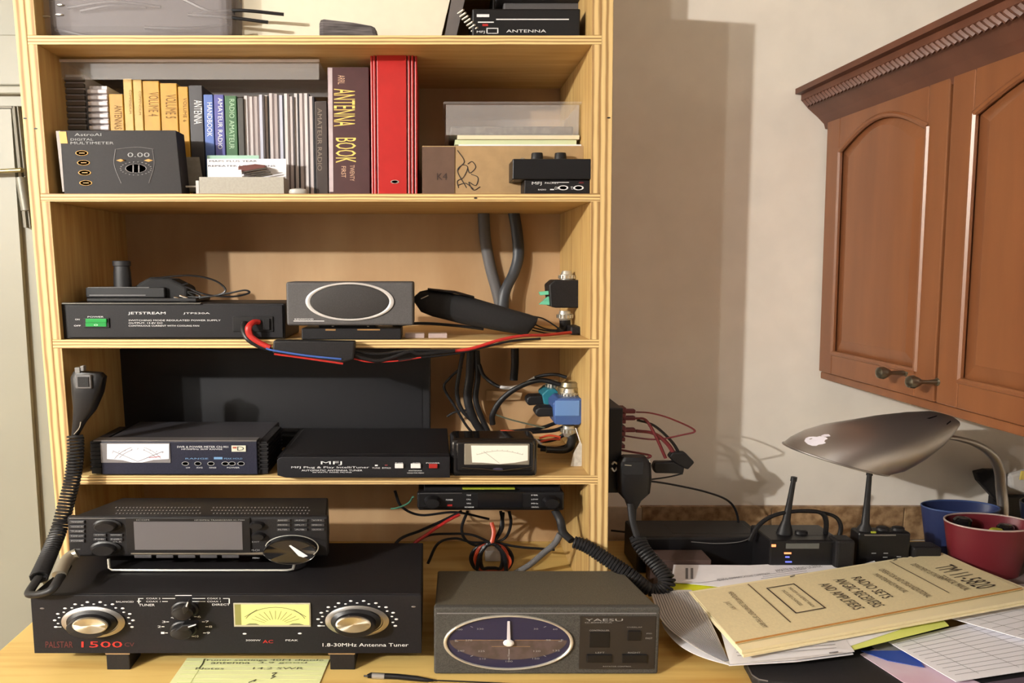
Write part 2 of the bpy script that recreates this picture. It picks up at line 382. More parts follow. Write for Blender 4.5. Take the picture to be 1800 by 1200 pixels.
# ============================================================ TOP SHELF
def simple(name, mb, mat, label, cat_, group=None, **k): return obj(name, mb, mat, label=label, cat_=cat_, group=group, **k)
CLEAR = M('clear_plastic', (226,222,220), .08, alpha=.17, spec=.7)
def rest(m, z, tol=.02):
    lo = min(v.z for v in m.v)
    for v in m.v:
        if v.z < lo+tol: v.z = z
    return m
t = thing('storage_bag', 'clear plastic bag of dark cords lying on the top shelf, left end', 'bag', P(210,62,1.62))
m = new(); m.px(70,-40,400,60,1.56,1.8,zb=S0+.0005); obj('contents', m, M('dark_cord_bundle', (40,36,38), .6, col2=(34,30,32), scale=(60,60,60)), t, bevel=.02, seg=4)
rr = random.Random(3); m = new()
for i in range(9):
    a = P(80+rr.random()*260, 52-rr.random()*60, 1.552); b = a+Vector((.1+rr.random()*.12, 0, rr.uniform(-.04,.04)))
    m.tube(cat([a,(a+b)/2+Vector((0,-.006,rr.uniform(-.02,.02))),b],6), .0035, 6)
obj('cord', m, BLK2, t, smooth=True)
m = new(); m.px(60,-60,412,61,1.535,1.83,zb=S0+.0003); obj('film', m, M('clear_film', (214,206,208), .12, alpha=.28, spec=.7), t, bevel=.03, seg=4)
m = new()
for (x,y,a,b) in ((86,9,7,2),(84,26,8,2),(60,29,9,2)): m.knob(x+20,y,a,b,1.5335,[(1,0),(.6,.003)],12)
obj('press_stud', m, SILV, t)
# red folders seen above the bag
m = new(); a = [P(340,-8,1.58),P(500,6,1.58),P(500,-1,1.58),P(340,-22,1.58)]
simple('cream_board', rest(new().pxpoly([(425,61.5),(770,61.5),(812,-90),(425,-90)],1.60,1.61),S0+.0003), M('cream_card', (226,218,196), .8, var=.03), 'large cream card leaning at the back of the top shelf', 'card')
m = rest(new().pxpoly([(560,61.6),(665,61.6),(660,44),(620,37),(560,30)],1.52,1.57),S0+.0003,.002)
simple('grey_scarf', m, M('grey_fur', (104,98,98), .9, col2=(60,55,56), scale=(20,20,300)), 'low dark grey fabric bundle in front of the cream card on the top shelf', 'cloth', bevel=.01)
m = rest(new().pxpoly([(778,61.5),(798,61.5),(840,-100),(812,-100)],1.575,1.59),S0+.0003,.002)
simple('grey_strap', m, M('grey_strap', (96,90,88), .7), 'slanting flat grey strap beside the cream card on the top shelf', 'strap')
t = thing('switch_box', 'small black accessory box with white markings on the top shelf, right end', 'radio accessory', P(930,60,1.55))
m = new(); m.px(830,15,1020,61,1.55,1.7,zb=S0+.0005); obj('case', m, BLK2, t, bevel=.003)
m = new(); m.pr(838,25,860,30,1.5495); m.pr(840,38,868,40,1.5495); m.pr(872,33,1000,35,1.5495); m.pt('MFJ',838,54,852,59,1.5495)
m.pt('ANTENNA',890,52,960,57,1.5495)
for a in ((855,49,876,50.5),(855,58,876,59),(855,50,857,59),(874,50,876,59)): m.pr(*a,1.5495)
obj('lettering', m, WHT, t); obj('red_mark', new().pr(848,42,858,46,1.5494), RED, t)
m = new()
for i in range(7): a = P(805+i*4, 24+i*5.2, 1.56); m.tube([a, a+Vector((.012,-.012,.004))], .0022, 6)
obj('connector_pins', m, SILV, t)
m = new(); m.px(872,-120,1045,5,1.62,1.80,zb=zat(-2,1.62)); 
simple('upper_case', m.box(m.v[0].x+.02,m.v[1].x-.02,1.64,1.78,S0+.0005,zat(-2,1.62)), M('dark_grey_case', (84,80,80), .6), 'dark grey case rising behind the black accessory box on the top shelf', 'case', bevel=.004)
# ============================================================ BOOK SHELF
BY = 1.60
def book(name, a, t, b, Y, mat, label, group=None, cat_='book', txt=None, tmat=None, dep=.22, zb=None, lean=0, gap=.4):
    z0 = S1+.0004 if zb is None else zb; z1 = zat(t, Y); xa = P(a+gap,250,Y).x; xb = P(b-gap,250,Y).x
    th = thing(name, label, cat_, ((xa+xb)/2, Y+dep/2, z0), group)
    m = new().box(xa,xb,Y,min(Y+dep,1.855),z0,z1,lean)
    obj('cover', m, mat, th, bevel=.0015)
    e = new().box(xa+.002,xb-.002,Y+.004,min(Y+dep,1.855)-.003,z1-.0006,z1+.0008,0)
    for v in e.v: v.x += -lean*(z1-CZ)
    obj('pages', e, PAPG, th)
    if txt:
        m = new(); Yt = Y-.0006
        for (s_, x0, y0, x1, y1) in txt:
            m.text(s_, P(x1,y0,Yt), P(x1,y1,Yt), P(x0,y1,Yt), P(x0,y0,Yt))
        obj('spine_title', m, tmat or INK, th)
    return th
# comb-bound volumes
def comb(a, b, top, mat, lab, grp):
    z0 = S1+.0004; xa, xb = P(a,250,BY).x, P(b,250,BY).x; zt_ = zat(top,BY)
    th = thing('comb_bound_manual', lab, 'book', ((xa+xb)/2, BY+.1, z0), grp)
    obj('pages', new().box(xa+.003,xb-.003,BY+.006,BY+.2,z0,zt_), PAPG, th)
    m = new(); z = z0+.006
    k = 0
    while z < zt_-.006:
        m.box(xa,xb,BY-.001,BY+.009,z,z+.0098); z += .0135
    obj('comb_binding', m, mat, th, bevel=.002)
    return th
comb(88,112,112,M('dark_comb', (38,38,44), .5),'black comb-bound manual against the left side panel of the book shelf',None)
comb(114,153,130,M('grey_comb', (92,84,78), .4),'thick grey comb-bound manual behind the black meter box',None)
comb(158,193,150,M('white_comb', (205,196,196), .4),'thick white comb-bound manual beside the yellow spines',None)
YEL = M('yellow_spine', (192,144,42), .5, var=.12, scale=(60,60,30)); YEL2 = M('pale_yellow_spine', (204,168,88), .5, var=.15, scale=(60,60,30))
ysp = [(195,220,165,YEL,'ANTENNAS','first yellow-spined book beside the white comb binding'),
 (221,237,138,YEL2,'COMPENDIUM','thin pale yellow book, second of the yellow spines'),
 (238,254,140,YEL2,'COMPENDIUM','thin pale yellow book, third of the yellow spines'),
 (255,284,142,YEL,'VOLUME 4','wide yellow book with a worn white streak, fourth of the yellow spines'),
 (285,315,146,YEL,'VOLUME 5','wide yellow book above the right end of the black meter box'),
 (316,334,152,YEL,'VOLUME 6','narrow yellow book beside the black and white spine')]
for a,b,t_,mt,tx_,lb in ysp: book('yellow_book',a,t_,b,BY,mt,lb,'yellow books behind the meter box',txt=[(tx_,a+6,t_+20,b-6,t_+62)],tmat=M('brown_ink',(120,84,30),.7))
book('reference_book',335,150,359,BY,M('black_white_spine', (58,56,60), .5),'black book with large white spine letters beside the yellow spines',txt=[('ANTENNA',341,176,355,218)],tmat=WHT)
BLU = M('blue_spine', (84,112,184), .5, var=.2); BLU2 = M('indigo_spine', (84,84,158), .5, var=.2); GRN = M('green_spine', (58,104,64), .5, var=.2)
book('handbook',360,166,377,BY,BLU,'light blue handbook, left of the indigo one','handbooks in the middle of the book shelf',txt=[('HANDBOOK',364,180,373,240)],tmat=WHT)
book('handbook',378,166,396,BY,BLU2,'indigo handbook between the light blue and the green books','handbooks in the middle of the book shelf',txt=[('AMATEUR RADIO',383,172,391,262)],tmat=WHT)
book('handbook',397,168,418,BY,GRN,'green handbook beside the indigo one','handbooks in the middle of the book shelf',txt=[('RADIO AMATEUR',403,174,412,262)],tmat=M('pale_green_print',(170,200,170),.6))
book('handbook',419,172,430,BY,M('charcoal_spine',(62,60,56),.5),'thin charcoal book beside the green handbook','handbooks in the middle of the book shelf')
mags = [M('mag_'+str(i), c, .55, var=.12, scale=(150,150,20)) for i,c in enumerate(((212,206,206),(196,186,186),(172,160,158),(188,190,206)))]
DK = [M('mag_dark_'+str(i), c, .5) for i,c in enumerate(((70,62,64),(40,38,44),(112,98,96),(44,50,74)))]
x = 431; i = 0; rg = random.Random(5); places = ['leftmost, beside the thin charcoal book','second from the charcoal book','third from the charcoal book','fourth from the charcoal book','fifth from the charcoal book','sixth from the charcoal book','seventh from the charcoal book','eighth from the charcoal book','ninth from the charcoal book','tenth from the charcoal book','fourth from the brown booklet','third from the brown booklet','second from the brown booklet','rightmost, against the brown booklet']
for i in range(14):
    wd = 8.75; Yy = BY+rg.uniform(0,.01)
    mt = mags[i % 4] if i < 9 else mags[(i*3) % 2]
    xa, xb = P(x+.3,250,Yy).x, P(x+wd*.62,250,Yy).x; z0 = S1+.0004; z1 = zat(166+rg.uniform(-3,4),Yy)
    th = thing('magazine', 'thin pale magazine standing on the book shelf, '+places[i], 'magazine', ((xa+xb)/2,Yy+.1,z0), 'row of thin magazines')
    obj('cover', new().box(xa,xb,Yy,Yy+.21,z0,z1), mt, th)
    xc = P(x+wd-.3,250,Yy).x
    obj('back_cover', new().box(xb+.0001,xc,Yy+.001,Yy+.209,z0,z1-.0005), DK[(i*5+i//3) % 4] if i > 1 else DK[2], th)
    x += wd
book('booklet',554,178,576,BY,M('dark_brown_spine',(62,50,46),.5,var=.2),'dark brown booklet with faint grey spine letters beside the magazines',txt=[('AMATEUR RADIO',558,190,566,300)],tmat=M('taupe_print',(130,118,104),.6))
t = book('antenna_book',577,118,650,1.585,M('oxblood_spine',(72,42,44),.45,var=.12,scale=(40,40,40)),'thick oxblood book with tall yellow title letters, left of the red binder',cat_='book',dep=.24,
  txt=[('ANTENNA',587,156,624,222),('BOOK',590,242,626,286)],tmat=M('yellow_foil',(240,206,112),.4))
m = new(); m.text('ARRL', P(606,132,1.5844),P(606,148,1.5844),P(594,148,1.5844),P(594,132,1.5844))
m.text('TWENTY', P(623,290,1.5844),P(623,318,1.5844),P(615,318,1.5844),P(615,290,1.5844)); m.text('FIRST', P(608,292,1.5844),P(608,312,1.5844),P(600,312,1.5844),P(600,292,1.5844))
obj('small_lettering', m, M('tan_foil',(206,170,140),.5), t)
obj('silver_band', new().quad(P(578.5,337,1.5843),P(586,337,1.5843),P(584,119,1.5843),P(576.5,119,1.5843)), M('silver_foil',(196,180,184),.4,var=.2,scale=(30,30,30)), t)
# red binder
Yr = 1.575; t = thing('ring_binder','wide bright red ring binder standing in the middle of the book shelf','binder',(P(690,337,Yr).x,Yr+.12,S1+.0004))
REDB = M('red_vinyl',(178,36,34),.38,var=.08,scale=(30,30,30))
xa, xb = P(651,250,Yr).x, P(733,250,Yr).x; zt_ = zat(92,Yr)
obj('spine', new().box(P(663,250,Yr).x,P(715,250,Yr).x,Yr,Yr+.006,S1+.0004,zt_), REDB, t, bevel=.002)
m = new()
for a in (652,657,717,723,729): m.box(P(a,250,Yr).x,P(a+4.4,250,Yr).x,Yr+.001+(.003 if a in(652,729) else 0),Yr+.03,S1+.0004,zt_)
obj('hinge_strip', m, REDB, t, bevel=.0022)
obj('cover', new().box(xa,xa+.004,Yr+.03,Yr+.25,S1+.0004,zt_).box(xb-.004,xb,Yr+.03,Yr+.25,S1+.0004,zt_), REDB, t)
obj('pages', new().box(xa+.006,xb-.006,Yr+.03,Yr+.24,S1+.004,zt_-.006), PAPG, t)
obj('finger_hole', new().knob(694,319.5,7.5,3.2,Yr,[(1,0),(1,.0012),(.72,.0012),(.72,0)],24), SILV, t)
# cardboard box
CARD = M('brown_cardboard',(168,138,98),.8,var=.12,scale=(40,40,40))
Yc = 1.575; t = thing('cardboard_box','brown cardboard box with a scribble, right end of the book shelf','box',(P(900,337,Yc).x,Yc+.1,S1+.0004))
obj('carton', new().px(742,256,1026,338,Yc,1.85,zb=S1+.0004), CARD, t, bevel=.002)
obj('flap', new().px(742,258,799,337,Yc-.0022,Yc-.0003,zb=S1+.0006), M('dark_brown_card',(96,72,58),.8,var=.1), t)
m = new()
for pts in ([(806,264),(818,284),(806,300),(822,330)],[(806,300),(814,290),(824,294),(816,312),(806,318),(808,330)],[(824,288),(832,284),(838,294),(828,304),(824,296)],[(830,306),(842,312),(838,326),(826,320),(834,334),(846,328)],[(806,326),(820,322),(834,332)]):
    m.tube(cat([P(x_-2,y_,Yc-.001) for x_,y_ in pts],6), .0008, 5)
obj('scribble', m, INK, t)
m = new().pt('K4',768,304,786,316,Yc-.003); obj('pencil_mark', m, M('faint_ink',(60,44,38),.8), t)
# stack on carton
zc_ = zat(256,Yc)+.0012
def pad(a,t_,b,d_,Y,mat,lab,name='notepad',catg='notepad',z0=None,th=None):
    return simple(name, new().px(a,t_,b,d_,Y,Y+.16,zb=z0), mat, lab, catg, 'pads between the carton and the plastic box', bevel=.0008)
z1_ = zat(254,1.6); zz = zc_; 
m = new().box(P(806,250,1.6).x,P(1022,250,1.6).x,1.6,1.78,zz,zz+.006); simple('notepad', m, PAPW, 'white notepad lying flat on the brown carton, bottom of its pile','notepad','pads between the carton and the plastic box'); zz += .0064
m = new().box(P(800,250,1.6).x,P(1014,250,1.6).x,1.605,1.77,zz,zz+.011); simple('notepad', m, M('pale_green_pad',(200,208,168),.8), 'pale green notepad in the middle of the pile on the brown carton','notepad','pads between the carton and the plastic box'); zz += .0114
m = new().box(P(804,250,1.6).x,P(1018,250,1.6).x,1.6,1.775,zz,zz+.009); simple('notepad', m, M('cream_pad',(222,210,180),.8), 'cream notepad just under the clear plastic box','notepad','pads between the carton and the plastic box'); zz += .0094
t = thing('plastic_box','clear plastic box on the cream notepad above the carton','box',(P(900,200,1.6).x,1.69,zz))
xa, xb = P(784,200,1.6).x, P(1018,200,1.6).x; zt_ = zat(184,1.6)
m = new()
for (a,b,c,d) in ((xa,xb,1.6,1.602),(xa,xb,1.768,1.77),(xa,xa+.002,1.602,1.768),(xb-.002,xb,1.602,1.768)): m.box(a,b,c,d,zz,zt_)
m.box(xa,xb,1.6,1.77,zz,zz+.002); obj('tub', m, CLEAR, t)
obj('lid', new().box(xa-.006,xb+.006,1.594,1.776,zt_,zt_+.006), CLEAR, t, bevel=.002)
obj('contents', new().box(xa+.01,xb-.01,1.61,1.76,zz+.003,zz+.022), M('grey_parts',(120,112,104),.5,var=.5,scale=(90,90,90)), t, bevel=.004)
# clear tray over the books
zz = zat(141,BY-.02); t = thing('storage_tray','long shallow clear plastic tray lying across the tops of the books','tray',(P(300,120,BY).x,BY+.08,zz))
xa, xb = P(84,120,BY).x, P(562,120,BY).x
zt_ = zat(106,BY-.02); m = new().box(xa,xb,BY-.012,BY+.15,zt_,zt_+.003)
m.box(xa,xb,BY-.012,BY-.009,zz+.004,zt_).box(xa,xb,BY+.147,BY+.15,zz+.004,zt_).box(xa,xa+.003,BY-.009,BY+.147,zz+.004,zt_)
obj('pane', m, CLEAR, t); obj('rim', new().box(xa-.002,xb+.002,BY-.016,BY-.0121,zt_-.002,zt_+.004), M('milky_plastic',(214,206,208),.3), t, bevel=.001)
# ---- meter box
Ym = 1.515; t = thing('multimeter_box','black carton for a digital multimeter with orange corner, left end of the book shelf','box',(P(210,337,Ym).x,Ym+.03,S1+.0004))
MBX = M('black_carton',(38,35,36),.6,spec=.25,var=.12,scale=(200,200,200))
xz = lambda x,y,Y: (P(x,y,Y).x, P(x,y,Y).z)
m = new().prismY([(P(113,338,Ym).x,S1+.0004),(P(320,338,Ym).x,S1+.0004),xz(309,229,Ym),xz(103,229,Ym)],Ym,Ym+.05); obj('carton', m, MBX, t, bevel=.001)
Yt = Ym-.0006; m = new().quad(P(110,337,Yt),P(113,337,Yt),P(105.5,230,Yt),P(98,230,Yt)); obj('worn_edge', m, M('worn_white',(170,164,160),.7), t)
obj('orange_corner', new().quad(P(106,252,Yt-.0003),P(119,252,Yt-.0003),P(116,231,Yt-.0003),P(103,231,Yt-.0003)), M('orange_print',(232,150,40),.5), t)
m = new().pt('AstroAI',131,234,178,239,Yt).pt('DIGITAL',124,243,164,247,Yt).pt('MULTIMETER',124,249,200,253.5,Yt); m.pt('0.00',224,268,263,276,Yt); obj('lettering', m, GPR, t)
m = new(); OR = M('amber_print',(186,140,60),.5)
for i,(x_,y_) in enumerate(((144,269),(147,286),(149,303.5),(151,321.5))):
    m.ring(x_,y_,11.5,4.6,Yt+.0005,.16,.0008,24); m.pr(x_-5,y_-.8,x_+5,y_+.6,Yt-.0002)
m.ring(218,281.5,1,1,Yt); m.knob(212,281.8,8,2.6,Yt,[(1,0),(.3,.0004)],4).knob(261,281.8,8,2.6,Yt,[(1,0),(.3,.0004)],4); obj('amber_icons', m, OR, t)
m = new(); 
for k in range(22):
    a = 2*math.pi*k/22; cx_, cy_ = 239+27*math.cos(a), 296+11.5*math.sin(a); m.knob(cx_,cy_,1.8,.9,Yt,[(1,0),(.6,.0004)],6)
m.ring(239,296,19,8,Yt+.0003,.08,.0006,32)
for a in ((233,290,235,303),(243,290,245,303)): m.pr(*a,Yt)
obj('dial_drawing', m, M('dim_print',(112,108,108),.5), t)
m = new()
for x0,x1 in ((203,210),(268,275)):
    m.tube(cat([P(x_,y_,Yt) for x_,y_ in ((x0,262),(x0-2 if x0<240 else x0+3,290),(x0+10 if x0<240 else x0-6,322))],8), .0006,5)
m.tube(cat([P(x_,y_,Yt) for x_,y_ in ((204,262),(240,258.5),(270,262))],6),.0006,5)
obj('meter_outline', m, M('dim_print'), t)
# ---- grey tray with papers
Yg = 1.53; t = thing('paper_tray','pale grey open box of papers in front of the magazines','tray',(P(430,337,Yg).x,Yg+.03,S1+.0004))
GB = M('grey_board',(168,164,154),.75,var=.1,scale=(200,200,200))
xa, xb = P(351,337,Yg).x, P(499,337,Yg).x; zt_ = zat(311,Yg)
m = new().box(xa,xb,Yg,Yg+.002,S1+.0004,zt_).box(xa,xb,Yg+.05,Yg+.052,S1+.0004,zt_).box(xa,xa+.003,Yg+.002,Yg+.05,S1+.0004,zt_).box(xb-.003,xb,Yg+.002,Yg+.05,S1+.0004,zt_).box(xa+.003,xb-.003,Yg+.002,Yg+.05,S1+.0004,S1+.002)
obj('walls', m, GB, t)
def card(pp, Y0, th_, mat, name, lab, catg, **k): return simple(name, new().pxpoly(pp, Y0, Y0+th_), mat, lab, catg, **k)
t2 = card([(366,331),(503,331),(503,279),(364,279)],Yg+.036,.002,PAPW,'leaflet','white leaflet with grey headlines standing at the back of the grey tray','leaflet')
m = new().pt('MAPS PLUS YEAR',346+22,281.5,452,284.5,Yg+.0354).pt('REPEATER LOCATIONS',366,290,484,293,Yg+.0354); obj('headline', m, INK, t2)
t2 = card([(364,333),(455,333),(455,273),(364,273)],Yg+.044,.002,M('mint_card',(160,196,178),.7),'mint_card','mint green card behind the white leaflet in the grey tray','card')
m = new(); z_ = zat(296,Yg+.015); 
m.pxpoly([(418,305),(470,297),(466,290),(448,288),(418,292)],Yg+.012,Yg+.03)
t2 = simple('wooden_clip', m, M('mahogany',(92,46,38),.35), 'small brown and silver clip lying across the grey tray', 'clip', bevel=.002)
m = new()
for k in range(4): m.tube([P(425+k*8,303+k*2.4,Yg+.008),P(470+k*3,294.5+k*4,Yg+.008)], .0016, 6)
obj('silver_bar', m, CHR, t2, smooth=True)
card([(372,331),(428,331),(424,298),(400,300),(372,306)],Yg+.006,.002,PAPW,'paper_slip','curled white slip at the front left of the grey tray','paper')
t2 = card([(298,337),(360,337),(350,276),(318,276)],Yg+.058,.002,M('grey_leaflet',(150,144,134),.8,var=.2,scale=(60,60,60)),'folded_leaflet','grey leaflet between the black meter box and the grey tray','leaflet')
m = new().box(P(322,326,Yg).x,P(348,326,Yg).x,Yg+.012,Yg+.017,zat(328,Yg),zat(325,Yg)); m.px(344,317,350,337,Yg+.01,Yg+.02,zb=S1+.0004)
simple('white_bracket', m, M('white_plastic',(205,200,196),.4), 'small white T-shaped bracket left of the grey tray', 'bracket', bevel=.001)
m = new(); m.lathe((P(524,330,1.52).x,1.525,S1+.006),[(.9,-.0055),(1,0),(.9,.0055),(.3,.008)],.022,.012,20); m.lathe((P(524,330,1.52).x,1.535,S1+.001),[(1,-.0005),(.8,.004)],.012,.008,12)
simple('cable_clip', m, M('grey_knob',(168,166,160),.4), 'small rounded grey plastic clip on the shelf in front of the magazines', 'clip', smooth=True)
# ---- two small black boxes at right
Ys = 1.512; t = thing('interface_box','small black interface box with white print, under the plain black box','radio accessory',(P(980,337,Ys).x,Ys+.06,S1+.0004))
obj('case', new().px(922,316,1040,337,Ys,Ys+.1,zb=S1+.0004), BLK, t, bevel=.0015)
Yt = Ys-.0007; m = new(); m.pt('MFJ',935,319.5,952,326,Yt); m.pt('PACKET',958,320,982,323,Yt); m.pt('RADIO',946,332,960,334.5,Yt); m.pr(967,332,974,334,Yt); m.pr(970,320,1000,321,Yt)
for x_ in (990,1017): m.ring(x_,330,9,4.2,Yt+.0005,.3,.001,24)
m.pt('ON',975,328,984,333,Yt).pt('TX',1003,328,1010,333,Yt); obj('lettering', m, WHT, t)
obj('red_lamp', new().knob(1022,321,5,1.6,Ys,[(1,0),(.5,.001)],10), DRED, t)
Ys2 = 1.504; z0 = zat(316,Ys)+.0003; t = thing('knob_box','plain black box with two knobs on its lid, stacked on the interface box','radio accessory',(P(970,316,Ys2).x,Ys2+.06,z0))
obj('case', new().px(901,279,1042,315,Ys2,Ys2+.12,zb=z0), BLK2, t, bevel=.002)
for x_ in (944,985): 
    c = P(x_,279,Ys2+.05); c.z = zat(279,Ys2)
    obj('knob', new().lathe(c,[(1,0),(1,.004),(.82,.005),(.76,.018),(.7,.0205)],.017,.012,24), BLK, t, smooth=True)
obj('button', new().lathe((P(921,279,Ys2).x,Ys2+.02,zat(279,Ys2)),[(1,0),(1,.002),(.6,.0045)],.006,.005,16), SILV, t, smooth=True)
m = new(); m.pxpoly([(888,334),(905,338),(925,338),(925,322),(900,322)],1.58,1.61)
simple('power_plug', m, BLK2, 'black plug half hidden to the left of the two small black boxes', 'plug', bevel=.004)
# crack-like pencil line under the shelf
# ============================================================ POWER SUPPLY SHELF
Yp = 1.512; t = thing('power_supply','wide black bench power supply with a green rocker switch','power supply',(P(300,597,Yp).x,Yp+.1,S2+.0004))
obj('case', new().px(108,533,501,597,Yp,Yp+.16,zb=S2+.0004), BLK, t, bevel=.003)
Yt = Yp-.004; obj('front_panel', new().px(121,536,497,595,Yt,Yp,zb=S2+.004), PANEL, t, bevel=.001)
obj('trim_strip', new().px(108,532,352,534.2,Yp-.005,Yp+.01), CHR, t)
Yt -= .0007; m = new().pt('JETSTREAM',225,548,291,553.5,Yt).pt('JTPS30A',322,549,369,552.5,Yt).pt('SWITCHING MODE REGULATED POWER SUPPLY',226,561.5,388,564.2,Yt).pt('OUTPUT: 13.8V DC',226,566.2,286,569,Yt).pt('CONTINUOUS CURRENT WITH COOLING FAN',226,571,350,573.8,Yt).pt('POWER',154,555.5,182,558,Yt).pt('ON',132,560,140,562.5,Yt).pt('OFF',130,571,142,573.5,Yt)
obj('lettering', m, WHT, t)
r = obj('rocker_bezel', new().px(146,559,192,576,Yt-.002,Yt+.001), BLK2, t, bevel=.001)
obj('rocker_switch', new().px(150,560,187,567,Yt-.0055,Yt).px(150,567,187,574,Yt-.0035,Yt), M('green_rocker',(30,140,62),.3), t, bevel=.001)
obj('switch_mark', new().pt('O',165,569.6,172,572.4,Yt-.0037), WHT, t)
obj('socket', new().px(409,556,480,583,Yt-.002,Yt+.001).px(462,560,474,580,Yt-.006,Yt), BLK2, t, bevel=.001)
# flat thing with antenna stub on the supply
zt_ = zat(532,Yp)+.0004
t = thing('magnet_antenna_base','black flat base with a stubby upright post on the power supply','antenna base',(P(230,530,1.55).x,1.6,zt_))
m = new(); Y0 = 1.545
m.px(152,524,345,531,Y0,Y0+.1,zb=zt_); obj('lower_plate', m, BLK, t, bevel=.002)
m = new(); m.px(150,505,290,523,Y0+.004,Y0+.09,zb=zat(524,Y0)+.0002); obj('upper_block', m, BLK2, t, bevel=.003)
m = new(); m.pr(157,518,256,519.3,Y0+.0033); m.pr(154,504.6,262,505.4,Y0+.0033); obj('edge_strip', m, M('grey_strip',(140,138,138),.3,metal=.6), t)  # thin grey metal strips along the front of the upper block
c = P(216,505,Y0+.045); c.z = zat(505,Y0)-.002; obj('post', new().lathe(c,[(1,0),(.95,.035),(.86,.05),(1,.051),(1,.062),(.9,.063)],.021,.013,24), RUB, t, smooth=True)
m = new()
t = thing('headset_bundle','tangled black cable and clip bundle beside the stubby post on the power supply','cable',(P(310,530,1.57).x,1.6,zt_))
m.pxpoly([(243,529),(330,529),(330,505),(300,490),(262,487),(238,500)],1.56,1.62); obj('clip_body', m, BLK3, t, bevel=.008, seg=3)
m = new()
for pts in ([(262,490),(330,484),(375,492),(396,508),(385,518),(350,522),(300,520)],[(300,498),(330,505),(345,512),(370,519),(410,521),(437,515),(430,510),(398,516),(350,524)],[(290,512),(330,512),(352,520),(330,527),(290,527)],[(240,503),(290,496),(320,508),(340,520)],[(280,492),(300,505),(330,498)]):
    m.tube(cat([P(x_,y_,1.565) for x_,y_ in pts],8), .0022, 6)
obj('cord', m, BLK2, t, smooth=True)
m = new(); m.tube([P(306,522,1.553),P(322,527,1.553)],.0022,6).tube([P(316,519,1.553),P(330,524,1.553)],.0022,6).tube([P(318,530,1.553),P(334,529,1.553)],.002,6); obj('metal_plug', m, CHR, t)
# speaker
Yk = 1.50; z0 = zat(572,Yk); t = thing('extension_speaker','grey rectangular speaker with an oval white ring on a low black stand','speaker',(P(615,592,Yk).x,Yk+.05,S2+.0004))
GSP = M('grey_speaker_plastic',(76,74,75),.6,var=.22,scale=(420,420,420))
obj('case', new().px(503,495.5,727,572,Yk-.02,Yk+.07), GSP, t, bevel=.005, seg=3)
Yt = Yk-.02
obj('grille', new().knob(615,530,69,29.5,Yt,[(1,0),(1,.002),(.9,.0035),(0.02,.004)],56), M('speaker_grille',(50,47,47),.7,var=.5,scale=(600,600,600)), t, smooth=True)
obj('oval_ring', new().ring(615,530,77.5,33.5,Yt,.1,.004,64), M('pale_ring',(212,208,206),.35,metal=.3), t, smooth=True)
obj('lettering', new().pt('KENWOOD',518,559.5,551,562.2,Yt-.0008).pr(516,563.5,570,564.6,Yt-.0008), WHT, t)
obj('stand', new().px(530,577,705,589,Yk,Yk+.09,zb=S2+.0004).px(560,571,660,578,Yk+.01,Yk+.08), BLK, t, bevel=.002)
m = new(); m.pr(572,578,590,581,Yk-.0006).pr(628,578,668,580.5,Yk-.0006); obj('stand_slot', m, M('wood_tan',(150,110,60),.6), t)  # wood-coloured rectangles for the slots in the stand front
m = new(); [m.knob(x_,573.4,3,1.3,Yk-.004,[(1,-.004),(.6,.001)],10) for x_ in (585,647)]; obj('screw', m, CHR, t)
for x0,x1,lb in ((712,746,'left'),(753,786,'right')):
    simple('clear_case', new().px(x0,586,x1,593,1.53,1.56,zb=S2+.0004), M('frosted_plastic',(196,176,172),.3,alpha=.8), 'tiny clear plastic case at the shelf edge beside the speaker, '+lb+' of the pair', 'case', 'pair of tiny clear cases beside the speaker', bevel=.001)
# dark grey cord trailing behind speaker
simple('speaker_lead', new().tube(cat([P(690,572,1.56),P(740,568,1.57),P(800,572,1.58),P(850,578,1.58)],8),.0035,8), BLK2, 'thin black lead running behind the speaker towards the black pouch', 'cable', smooth=True)
# black pouch
t = thing('black_pouch','long black pouch lying slantwise to the right of the speaker','pouch',(P(830,590,1.6).x,1.6,S2+.001))
def loft(name, secs, mat, parent, nseg=16, sq=.75, bevel=0):
    """secs: (centre, half vector in the picture plane, half depth)"""
    m = new(); b = 0
    for c, h, d in secs:
        for k in range(nseg):
            a = 2*math.pi*k/nseg; ca, sa = math.cos(a), math.sin(a); ca = math.copysign(abs(ca)**sq, ca); sa = math.copysign(abs(sa)**sq, sa)
            m.v.append(c + h*ca + Vector((0,d*sa,0)))
    for i in range(len(secs)-1):
        for k in range(nseg): m.f.append((i*nseg+k,i*nseg+(k+1)%nseg,(i+1)*nseg+(k+1)%nseg,(i+1)*nseg+k)); m.mi.append(0)
    m.f.append(tuple(range(nseg))); m.f.append(tuple((len(secs)-1)*nseg+k for k in range(nseg))); m.mi += [0,0]
    return obj(name, m, mat, parent, smooth=True)
def pair(a, b, Y, d): A, B = P(*a,Y), P(*b,Y); return ((A+B)/2, (A-B)/2, d)
Yb_ = 1.585
loft('body',[pair((727,522),(729,532),Yb_,.008),pair((738,512),(740,548),Yb_,.022),pair((756,508),(760,556),Yb_,.026),pair((828,522),(820,571),Yb_,.028),pair((905,545),(885,583),Yb_,.026),pair((930,552),(925,589),Yb_,.022),pair((945,557),(940,572),Yb_,.012)],BLK3,t)
loft('flap',[pair((752,506),(752,510),Yb_-.012,.022),pair((800,511),(800,516),Yb_-.014,.024),pair((833,520),(833,524),Yb_-.014,.02)],BLK2,t)
m = new().tube([P(740,525,Yb_-.024),P(753,519,Yb_-.026)],.0012,6); obj('silver_seam', m, SILV, t)
